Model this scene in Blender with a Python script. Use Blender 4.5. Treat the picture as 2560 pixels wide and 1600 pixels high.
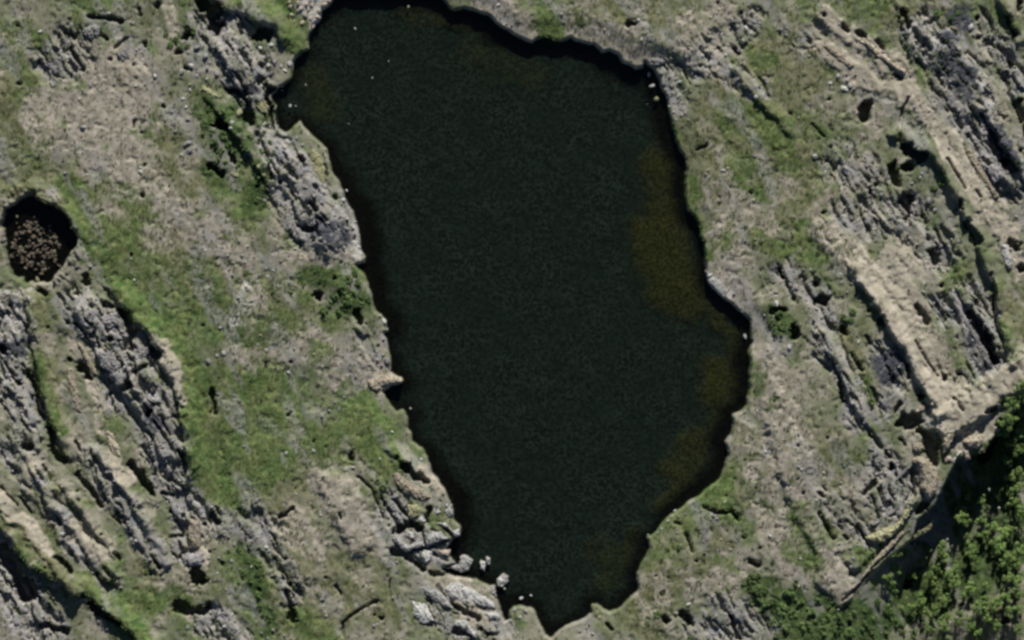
import bpy, bmesh, math, random
import numpy as np
from mathutils import Vector, Matrix

for o in list(bpy.data.objects):
    bpy.data.objects.remove(o)
random.seed(7)
RNG = np.random.default_rng(11)
S = bpy.context.scene
COL = S.collection
R = math.radians

# ------------------------------------------------------------------ camera
CAM_H = 1500.0
cd = bpy.data.cameras.new('camera')
cam = bpy.data.objects.new('camera', cd)
COL.objects.link(cam)
cam.location = (0, 0, CAM_H + 2.0)
cam.rotation_euler = (0, 0, 0)
cd.sensor_width = 36.0
cd.lens = 36.0 * CAM_H / 256.0
cd.clip_start = 10.0
cd.clip_end = 20000.0
S.camera = cam
# ------------------------------------------------------------------ sky, sun, exposure
SUN_EL, SUN_AZ = 31.0, 8.0           # azimuth clockwise from north (+Y, up in the picture): late arctic sun
w = bpy.data.worlds.new('World'); S.world = w
w.use_nodes = True
nt = w.node_tree
bg = nt.nodes['Background']
sky = nt.nodes.new('ShaderNodeTexSky')
sky.sky_type = 'NISHITA'; sky.sun_disc = False
sky.sun_elevation = R(SUN_EL); sky.sun_rotation = R(SUN_AZ)
sky.altitude = 800; sky.air_density = 0.75; sky.dust_density = 0.2
nt.links.new(sky.outputs[0], bg.inputs[0])
bg.inputs[1].default_value = 0.05
sl = bpy.data.lights.new('sun', 'SUN')
sun = bpy.data.objects.new('sun', sl); COL.objects.link(sun)
sl.energy = 5.0; sl.angle = R(0.5); sl.color = (1.0, 0.965, 0.91)
az, el = R(SUN_AZ), R(SUN_EL)
to_sun = Vector((math.sin(az) * math.cos(el), math.cos(az) * math.cos(el), math.sin(el)))
sun.rotation_euler = to_sun.to_track_quat('Z', 'Y').to_euler()
sun.location = (0, -200, 200)
S.view_settings.view_transform = 'Standard'
S.view_settings.look = 'None'
S.view_settings.exposure = 0.4
S.view_settings.gamma = 1.0
S.render.engine = 'CYCLES'
S.cycles.max_bounces = 6
S.cycles.transparent_max_bounces = 12
S.cycles.filter_width = 2.9

# ------------------------------------------------------------------ survey coordinates (sheets of the map -> metres)
SHEET = {}
for i, n in enumerate('ABCDEFGHIJKL'):
    c, r_ = i % 4, i // 4
    SHEET[n] = (640 * c, (0, 533, 1066)[r_], 0.3524 if r_ < 2 else 0.3532)
SHEET['Z'] = (0, 0, 1.0583)
def W(t, x, y):
    x0, y0, s = SHEET[t]
    return ((x0 + x * s - 1280) * 0.1, (800 - (y0 + y * s)) * 0.1)
def U(t):
    return SHEET[t][2] * 0.1
def pts(t, s):
    return [W(t, *map(float, p.split(','))) for p in s.split()]

# ------------------------------------------------------------------ numpy noise
def lattice(seed):
    return np.random.default_rng(seed).random((256, 256)).astype(np.float32)
def vnoise(x, y, seed):
    L = lattice(seed)
    xi = np.floor(x).astype(np.int64); yi = np.floor(y).astype(np.int64)
    fx = (x - xi).astype(np.float32); fy = (y - yi).astype(np.float32)
    fx = fx * fx * fx * (fx * (fx * 6 - 15) + 10); fy = fy * fy * fy * (fy * (fy * 6 - 15) + 10)
    a, b = xi & 255, (xi + 1) & 255
    c, d = yi & 255, (yi + 1) & 255
    return (L[a, c] * (1 - fx) + L[b, c] * fx) * (1 - fy) + (L[a, d] * (1 - fx) + L[b, d] * fx) * fy
def fbm(x, y, seed, octs=4, gain=0.5):
    t = 0; amp = 1; n = 0
    for k in range(octs):
        ca, sa = math.cos(0.6 * k + seed), math.sin(0.6 * k + seed)
        t = t + amp * vnoise((x * ca - y * sa) * 2 ** k + 17.3 * k, (x * sa + y * ca) * 2 ** k + 5.1 * k, seed * 13 + k)
        n += amp; amp *= gain
    return t / n
def sstep(a, b, v):
    t = np.clip((v - a) / (b - a), 0, 1)
    return t * t * (3 - 2 * t)

# ------------------------------------------------------------------ terrain grid
STEP = 0.31
def axis(half, far):
    inner = np.arange(-half, half + STEP / 2, STEP)
    o = []; s = STEP; v = inner[-1]
    while v < far:
        s *= 1.13; v += s; o.append(v)
    o = np.array(o)
    return np.concatenate([-o[::-1] + (inner[0] + inner[-1]), inner, o])
xs = axis(139.0, 2600.0); ys = axis(90.0, 2600.0)
NX, NY = len(xs), len(ys)
X, Y = np.meshgrid(xs, ys, indexing='ij')
X = X.astype(np.float32); Y = Y.astype(np.float32)
inner = sstep(300, 150, np.maximum(np.abs(X), np.abs(Y)))
wa, wb = fbm(X / 4.2, Y / 4.2, 3, 4, 0.6), fbm(X / 4.2 + 50, Y / 4.2, 4, 4, 0.6)
WX = X + (wa - 0.5) * 4.6; WY = Y + (wb - 0.5) * 4.6
SX = X + (wa - 0.5) * 1.5; SY = Y + (wb - 0.5) * 1.5

PN = fbm(X / 1.3, Y / 1.3, 8, 3, 0.6)
def poly_sdf(P, qx, qy):
    P = np.array(P, dtype=np.float32)
    d = np.full(qx.shape, 1e9, np.float32); ins = np.zeros(qx.shape, bool)
    n = len(P)
    for i in range(n):
        ax, ay = P[i]; bx, by = P[(i + 1) % n]
        ex, ey = bx - ax, by - ay
        px, py = qx - ax, qy - ay
        t = np.clip((px * ex + py * ey) / (ex * ex + ey * ey + 1e-9), 0, 1)
        d = np.minimum(d, (px - t * ex) ** 2 + (py - t * ey) ** 2)
        c = ((ay > qy) != (by > qy)) & (qx < ex * (qy - ay) / (by - ay + 1e-12) + ax)
        ins ^= c
    d = np.sqrt(d)
    return np.where(ins, -d, d)

LAKE = (pts('B', "1200,-60 1330,0 1370,50 1410,80 1470,55 1540,75 1600,90 1640,110 1700,170 1760,215 1816,250")
 + pts('C', "40,265 90,295 140,310 180,275 240,265 310,300 370,295 415,262 450,285 520,310 580,315 620,350 640,375 690,360 750,385 770,425 830,460 880,490 925,475 940,445 1000,490 1035,560 1060,640 1095,690 1110,780 1130,860 1145,920 1165,990 1190,1060 1235,1130 1225,1200 1215,1280 1225,1350 1240,1440 1255,1490")
 + pts('G', "1265,0 1300,30 1330,90 1335,160 1365,200 1375,280 1365,370 1370,440 1410,520 1460,570 1520,615 1580,660 1640,720 1680,760 1685,850 1690,930 1675,980 1685,1050 1680,1150 1680,1230 1655,1300 1660,1360 1610,1400 1565,1420")
 + pts('K', "1555,0 1550,60 1510,110 1530,190 1510,270 1480,350 1400,420 1320,490 1250,530 1190,570 1140,610 1090,650 1040,720 990,770 945,775 965,850 940,930 905,1000 880,1050 895,1130 890,1170 840,1215 790,1255 735,1285 690,1300 650,1290 600,1260 550,1265 560,1320 510,1355 450,1375 390,1400 345,1425 300,1470 270,1495 240,1480 225,1430 195,1370 165,1310 130,1285 80,1270 10,1275 -25,1310 -20,1370")
 + pts('J', "1765,1390 1735,1300 1725,1260 1690,1190 1700,1120 1660,1130 1560,1075 1400,1070 1330,1000 1420,960 1400,940 1370,910 1350,870 1400,800 1445,745 1440,700 1400,650 1400,580 1370,500 1320,420 1280,360 1250,310 1220,220 1170,150 1110,110 1105,50 1080,0")
 + pts('F', "1085,1505 1085,1440 1050,1390 1000,1400 945,1330 900,1260 960,1225 1040,1200 1030,1165 960,1135 965,1050 935,940 910,860 940,845 930,770 890,710 840,690 820,590 800,490 770,420 720,360 770,345 770,300 740,240 735,170 725,80 700,20")
 + pts('B', "690,1500 650,1450 625,1380 590,1280 540,1200 512,1110 495,1050 440,1000 400,960 365,920 330,880 300,850 262,905 215,940 160,915 130,850 140,760 110,690 165,625 205,600 240,560 270,440 330,370 380,350 370,280 400,190 440,150 480,80 540,40 560,0 640,-60"))
POND = pts('Z', "5,500 40,470 80,462 130,490 160,530 178,560 165,600 140,640 110,668 60,662 30,640 15,600 5,550")
SD = poly_sdf(LAKE, SX, SY)
PD = poly_sdf(POND, X * .3 + WX * .7, Y * .3 + WY * .7)

# ------------------------------------------------------------------ painting of ground cover and relief
M = {k: np.zeros_like(X) for k in 'GDPTRKWOS'}   # Green, Dark-green, Pink heath, Tan bare rock, Rough grey rock, blacK rock with some painted ridge shade, White rock, Olive, Shoal
PIT = np.zeros_like(X); RIDGE = np.zeros_like(X)
def window(P, pad):
    P = np.array(P)
    i0, i1 = np.searchsorted(xs, [P[:, 0].min() - pad, P[:, 0].max() + pad])
    j0, j1 = np.searchsorted(ys, [P[:, 1].min() - pad, P[:, 1].max() + pad])
    return slice(i0, i1), slice(j0, j1)
def dist(P, qx, qy):
    if len(P) == 1:
        return np.hypot(qx - P[0][0], qy - P[0][1])
    d = np.full(qx.shape, 1e9, np.float32)
    for (ax, ay), (bx, by) in zip(P[:-1], P[1:]):
        ex, ey = bx - ax, by - ay
        t = np.clip(((qx - ax) * ex + (qy - ay) * ey) / (ex * ex + ey * ey + 1e-9), 0, 1)
        d = np.minimum(d, np.hypot(qx - ax - t * ex, qy - ay - t * ey))
    return d
def stroke(k, t, r, s, p):
    P = pts(t, p); r = r * U(t)
    wi = window(P, r * 1.9 + 5)
    fe = 0.8 if k != 'S' else 1.05
    v = sstep(0, 1, (1.0 + fe / 2 - dist(P, WX[wi], WY[wi]) / r) / fe) * s
    M[k][wi] = np.maximum(M[k][wi], v)
def pit(t, r, p, depth=None):
    P = pts(t, p); r = r * U(t)
    d = depth if depth else min(3.0 * r + 0.7, 6.5)
    wi = window(P, r * 1.6 + 2)
    q = 0.6 * min(1, r)
    qx = X[wi] * (1 - q) + WX[wi] * q; qy = Y[wi] * (1 - q) + WY[wi] * q
    rag = 0.35 + 1.4 * PN[wi]
    v = sstep(0, 1, (1.22 - dist(P, qx, qy) / np.maximum(r * rag, 0.30)) / 0.36) * d
    PIT[wi] = np.maximum(PIT[wi], v)
def ridge(t, r, h, p):
    P = pts(t, p); r = r * U(t)
    wi = window(P, r * 1.6 + 4)
    v = sstep(0, 1, (1.3 - dist(P, WX[wi], WY[wi]) / r) / 0.6) * h
    RIDGE[wi] = np.maximum(RIDGE[wi], v)

STROKES = """
G Z 34 .9 185,500 230,590 300,680 350,740 415,800 450,870 462,960 470,1050 455,1130
G Z 34 .9 160,430 190,450
G Z 40 .7 200,520 280,560
O Z 60 .8 150,480 260,500 350,600
O Z 60 .8 640,800 560,860 520,960
G Z 30 .6 600,760 560,700
O Z 60 .7 1640,330 1680,420 1720,330
O Z 60 .7 1800,1120 1720,1240 1640,1330
O Z 50 .7 860,1320 800,1360 900,1450
O Z 50 .7 1350,30 1480,60 1620,100
O Z 70 .6 80,330 60,420 150,380
G Z 50 .65 240,600 330,620 420,720 500,760
G Z 45 .6 480,660 520,740 600,790 680,770
O Z 70 .7 420,640 560,700 680,720 620,860
O Z 60 .7 330,540 440,600 520,640
G Z 45 .6 520,900 700,940 640,880
G Z 40 .6 700,1060 800,1080 760,1000
O Z 60 .7 760,1080 700,1120 640,1160
G Z 35 .6 250,1390 330,1440 420,1420
O Z 40 .7 330,1330 400,1290
G Z 40 .65 1560,1240 1640,1190 1700,1150
G Z 30 .6 1720,1100 1700,1180 1760,1260
O Z 55 .7 1780,1000 1900,1030 1960,1080
G Z 26 .6 1860,1290 1930,1340 1880,1230
G Z 30 .55 1700,880 1790,900 1740,820
O Z 60 .6 1720,560 1800,560
G Z 40 .55 1960,380 2000,300 1900,300
O Z 60 .7 1850,120 1900,180 1800,160
G Z 30 .5 2010,20 1950,10 1880,30
G Z 30 .5 250,440 330,480
G Z 30 .6 20,60 30,140
G Z 80 .9 590,960 640,1010 560,1060 540,1120
G Z 60 .8 480,1100 560,1150 640,1080
G Z 40 .7 470,640 500,700 460,780
G Z 40 .7 250,560 330,650
G Z 52 .95 850,980 880,1040 910,1080
G Z 40 .6 640,930 700,1000
O Z 28 .9 80,700 110,860 130,980 170,1050
G Z 18 .7 95,880 115,960 140,1010
O Z 26 .9 30,1250 110,1340 185,1400
G Z 16 .6 40,1290 100,1350
G Z 34 .85 220,1365 270,1420 320,1490
O Z 40 .8 350,1400 420,1380
G Z 45 .8 520,1180 560,1210
D Z 28 .9 580,1290 600,1390 640,1470
G Z 30 .6 540,1330 600,1450
O Z 60 .9 760,1430 700,1470 830,1420
G Z 35 .7 750,1500 720,1460
D Z 42 .8 500,260 550,330 520,400
D Z 34 .8 570,270 610,330 640,400 600,470
D Z 24 .7 560,160 610,210 640,260
D Z 24 .7 430,90 470,130 450,60
G Z 40 .6 580,520 610,480 540,440
G Z 26 .8 670,20 690,70 705,105
G Z 22 .7 570,0 640,30
G Z 26 .85 1290,60 1310,85
G Z 30 .7 1285,10 1300,30
O Z 40 .8 1430,20 1540,40 1600,60
G Z 18 .8 1625,420 1640,500 1660,570 1680,600
G Z 50 .7 1740,270 1830,320
G Z 45 .6 1740,390 1800,430
O Z 70 .9 1750,330 1900,380 1960,440 1900,500
O Z 60 .8 1700,230 1850,220
G Z 30 .8 1900,545 1960,560 2000,610 1880,590
G Z 26 .7 1780,560 1850,590
D Z 26 .8 1830,750 1860,780
O Z 40 .8 2090,30 2200,50 2240,90
D Z 25 .6 2170,70 2150,100
G Z 36 .6 2240,640 2300,690
G Z 20 .7 2030,900 2065,950 2050,930
O Z 22 .9 1990,760 2020,860 2050,940
G Z 40 .6 1640,1220 1590,1260 1560,1290
O Z 50 .8 1900,1080 1960,1150 1980,1220
G Z 30 .5 1900,1200 1960,1270
O Z 45 .8 1500,1440 1540,1480 1560,1360
D Z 40 .7 1790,1380 1850,1440 1900,1490
D Z 60 .9 1850,1450 2000,1480 2150,1420 2300,1360 2400,1300
D Z 60 .9 2200,1250 2300,1150 2400,1050 2400,1200
O Z 50 .7 2150,1420 2280,1380 2360,1440
G Z 30 .6 2390,960 2419,1060
O Z 50 .8 60,100 30,200 20,300
G Z 30 .6 70,80 120,140 60,180
O Z 60 .7 420,330 380,440 460,420
O Z 60 .7 700,1180 720,1300 680,1380
O Z 50 .7 820,1340 880,1400
O Z 40 .8 540,700 640,760 700,760
G Z 26 .6 660,670 760,650 840,640
D Z 34 .8 740,650 830,680 840,720
G Z 26 .6 820,760 740,740
O Z 40 .7 200,470 300,530 320,600
G Z 40 .5 960,1060 1000,1130
O Z 30 .8 980,1130 1030,1180
O Z 40 .7 2350,700 2419,760
G Z 26 .5 2350,760 2390,830
P Z 75 .95 300,170 200,240 310,260 260,320 270,390
P Z 60 .8 100,260 140,320 230,180
P Z 50 .8 340,430 420,500 520,560
P Z 40 .7 370,560 440,540
P Z 30 .9 690,590 770,595 830,600
P Z 42 .8 560,600 590,700 570,790
P Z 50 .8 720,800 800,870 880,895
P Z 34 .8 660,860 560,830
P Z 50 .9 780,1140 830,1220 850,1270
P Z 45 .7 700,1240 740,1290
P Z 42 .9 1150,5 1220,70 1250,85
P Z 50 .9 1380,80 1470,110 1500,140
P Z 50 .7 1640,60 1700,50
P Z 42 .8 1620,150 1720,140
P Z 46 .8 1690,600 1740,680 1700,560
P Z 60 .6 1700,450 1780,520
P Z 55 .8 1800,850 1840,960 1870,1080 1860,1150
P Z 45 .8 1790,1130 1850,1280 1890,1350
P Z 30 .9 1900,1120 1960,1320 1985,1400
P Z 40 .7 1640,1390 1720,1370 1750,1310
P Z 50 .7 1980,330 2050,260 1960,480
P Z 40 .6 20,60 10,120
P Z 40 .8 60,1430 40,1490 120,1480
P Z 50 .6 1200,1380 1130,1400
P Z 30 .7 2370,540 2400,620
P Z 40 .7 2200,820 2260,900 2330,900
P Z 30 .7 2280,380 2350,480 2400,560
P Z 40 .7 2060,150 1990,110 1950,60
P Z 30 .6 2080,640 2200,640
T Z 34 1 1950,540 2030,630 2100,710 2150,810 2200,900 2240,990
T Z 30 .9 2130,690 2190,790 2230,880 2280,940
T Z 30 .9 2100,620 2180,645
T Z 34 1 2230,990 2300,960 2419,870
T Z 26 1 2240,1020 2270,1040 2330,1010
T Z 24 .9 1950,40 2040,100 2130,170
T Z 22 .9 1940,120 2010,170 2080,210 2140,190
T Z 22 .9 2140,215 2200,300 2260,380
T Z 26 .9 2230,330 2300,440 2380,560
T Z 16 .9 2380,580 2400,640
T Z 24 .8 2160,560 2100,600
T Z 20 .7 400,20 410,70
T Z 24 .8 290,140 340,170 300,160
T Z 14 .8 375,800 410,870 430,960
T Z 14 .8 170,800 190,870 230,950 250,1010
T Z 18 .9 10,1170 60,1240 110,1290
T Z 22 .7 260,1080 300,1130
T Z 36 .8 200,1240 240,1290
T Z 22 .7 100,1080 60,1120
T Z 22 .9 470,1270 470,1320
T Z 26 .8 1000,1120 1040,1150
T Z 40 .7 1080,1400 1130,1460
T Z 26 .8 900,895 930,895
T Z 22 .8 1680,680 1710,700
T Z 22 .9 2080,700 2160,750 2180,830
R Z 55 .9 540,100 580,160 600,210
R Z 40 .8 480,60 560,60
R Z 45 .8 120,150 180,110 170,140
R Z 45 .9 640,330 700,400 760,500
R Z 52 .9 680,450 740,540 800,540
R Z 30 .7 780,460 830,500 840,560
R Z 55 .95 190,730 260,790 330,860
R Z 55 .95 280,920 360,950 390,1050
R Z 40 .9 20,720 40,800 30,900 70,980
R Z 40 .8 30,1050 80,1120
R Z 30 .7 130,1180 180,1280 260,1370
R Z 34 .8 210,1080 320,1230 370,1320
R Z 42 .9 400,1120 440,1180 440,1290
R Z 60 .8 60,1430 100,1490 30,1380
R Z 40 .8 490,1220 570,1240 630,1260
R Z 40 .8 500,1470 560,1500
R Z 34 .7 650,1300 690,1400
R Z 60 .9 2190,90 2270,160 2310,280
R Z 55 .9 2240,230 2330,330 2390,420
R Z 30 .9 2330,60 2400,200
R Z 50 .8 1990,520 2130,510 2220,590
R Z 36 .8 1850,650 1920,690 1950,760
R Z 34 .8 1940,800 2000,900 2040,1000
R Z 34 .8 2080,830 2110,890 2080,950
R Z 40 .9 2230,730 2310,800 2350,880
R Z 34 .8 2200,880 2260,930 2300,890
R Z 36 .9 2080,1090 2130,1150 2090,1200
R Z 26 .8 1570,170 1600,260
R Z 36 .6 1650,110 1740,90 1770,60
R Z 26 .6 1930,70 1900,110
R Z 30 .7 1600,160 1700,160
R Z 50 .6 1990,390 2070,420
R Z 26 .7 2060,1280 2010,1230 1960,1180
R Z 40 .7 1700,1440 1800,1470 1650,1490
R Z 60 .7 1060,1440 1150,1490
R Z 40 .7 930,1200 1000,1280 1080,1340
R Z 24 .6 1740,180 1800,210
R Z 40 .8 2330,760 2280,690
R Z 30 .6 860,780 900,860
W Z 20 .8 720,20 760,10 740,50
W Z 18 .7 840,540 845,590
W Z 18 .7 1690,675 1715,705
W Z 22 .6 30,760 60,690
W Z 18 .6 1110,1350 1180,1360
W Z 26 .5 600,660 560,750
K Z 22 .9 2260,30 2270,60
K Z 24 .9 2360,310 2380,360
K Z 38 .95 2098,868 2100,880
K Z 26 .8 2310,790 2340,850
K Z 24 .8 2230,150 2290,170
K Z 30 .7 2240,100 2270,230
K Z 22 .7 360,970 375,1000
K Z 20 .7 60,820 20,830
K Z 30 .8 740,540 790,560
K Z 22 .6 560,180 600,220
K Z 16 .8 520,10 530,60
S Z 50 .75 1560,400 1570,480 1560,560
S Z 60 1.0 1550,560 1570,620 1600,680
S Z 36 .8 1640,720 1630,690
S Z 36 .85 1690,870 1690,930
S Z 44 .7 1640,1060 1600,1110
S Z 36 .4 1420,1300 1450,1330
S Z 36 .4 740,180 760,260
S Z 22 .6 1590,420 1610,520 1630,640 1680,730 1735,800 1735,920 1690,1020 1640,1110 1560,1190
S Z 20 .4 1500,1260 1480,1330 1420,1390
S Z 26 .5 960,20 1100,50
S Z 40 .35 1130,120 1250,170
"""
for ln in STROKES.strip().split('\n'):
    k, t, r, s, p = ln.split(' ', 4)
    stroke(k, t, float(r), float(s), p)

M['S'] *= .8 + .75 * fbm(X / 5, Y / 5, 39, 3, .6)
RIDGES = """
Z 34 .7 1950,540 2030,630 2100,710 2150,810 2200,900 2240,990
Z 36 2.6 2230,1000 2300,960 2419,870
Z 24 .6 1950,40 2040,100 2130,170
Z 20 .5 1940,120 2010,170 2080,210
Z 24 .6 2140,215 2200,300 2260,380 2300,440 2380,560
Z 45 1.8 220,740 300,850 370,950 400,1050
Z 30 1.2 20,720 40,900 60,1050
Z 26 1.3 60,1100 160,1250 260,1350
Z 26 1.3 220,1080 330,1240 380,1330
Z 40 1.3 650,340 720,440 780,560
Z 40 1.2 540,110 600,210
Z 40 1.0 790,1150 850,1270
Z 40 1.2 2190,90 2280,170 2330,300 2380,420
Z 40 .8 700,1240 720,1350
Z 20 1.2 2020,1330 2080,1260 2140,1180
Z 16 1.2 10,1170 60,1250 110,1300 180,1390
Z 12 1.0 370,790 410,870 430,970 450,1130
Z 30 1.0 1800,850 1870,1080 1980,1400
"""
for ln in RIDGES.strip().split('\n'):
    t, r, h, p = ln.split(' ', 3)
    ridge(t, float(r), float(h), p)

LEDGE = np.zeros_like(X)
def ledge(h, wd, p):
    P = pts('Z', p); wi = window(P, wd + 3)
    qx, qy = X[wi] * .5 + WX[wi] * .5, Y[wi] * .5 + WY[wi] * .5
    best = np.full(qx.shape, 1e9, np.float32); side = np.zeros_like(best)
    for (ax, ay), (bx, by) in zip(P[:-1], P[1:]):
        ex, ey = bx - ax, by - ay
        t = np.clip(((qx - ax) * ex + (qy - ay) * ey) / (ex * ex + ey * ey), 0, 1)
        d = np.hypot(qx - ax - t * ex, qy - ay - t * ey)
        c = np.where(ex * (qy - ay) - ey * (qx - ax) > 0, 1, -1)
        n = d < best; side = np.where(n, c, side); best = np.where(n, d, best)
    ends = sstep(0, 3.0, np.minimum(np.hypot(qx - P[0][0], qy - P[0][1]), np.hypot(qx - P[-1][0], qy - P[-1][1])))
    sd = best * side
    v = h * sstep(-.25, .35, sd) * sstep(wd, wd * .15, sd) * (.35 + .65 * ends)
    LEDGE[wi] = np.maximum(LEDGE[wi], v)
for h, wd, p in ((2.0, 5, "60,720 85,860 110,980 150,1060"), (2.3, 7, "-30,1200 0,1240 70,1335 200,1415"), (2.6, 6, "205,1412 250,1450 300,1491 350,1540"),
    (2.0, 6, "270,700 350,787 376,843 426,953 440,1100"), (2.4, 5, "2014,647 2064,720 2114,803 2147,863 2197,970"), (2.6, 5, "2255,480 2313,590 2347,690 2350,730 2374,836"),
    (2.4, 5, "2130,333 2197,366 2247,450 2274,500"), (2.2, 4, "2350,-20 2363,10 2400,87"), (2.4, 4, "2313,266 2360,333 2407,410"), (2.0, 4, "932,1074 958,1087 1005,1140"),
    (2.2, 6, "480,-20 545,25 640,60 682,112"), (1.6, 4, "230,1080 300,1170 350,1260"), (1.6, 4, "150,1160 200,1220 250,1290"), (1.8, 5, "2380,180 2400,260 2440,330"), (1.6, 4, "2260,690 2300,760 2360,850"),
    (1.6, 4, "1935,800 1990,900 2030,1000"), (1.5, 4, "60,1090 110,1180 150,1230"), (1.4, 3, "2120,20 2140,90 2150,150"), (1.8, 5, "500,250 560,330 620,420"), (1.4, 4, "1740,180 1790,240 1850,300")):
    ledge(h, wd, p)
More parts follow.
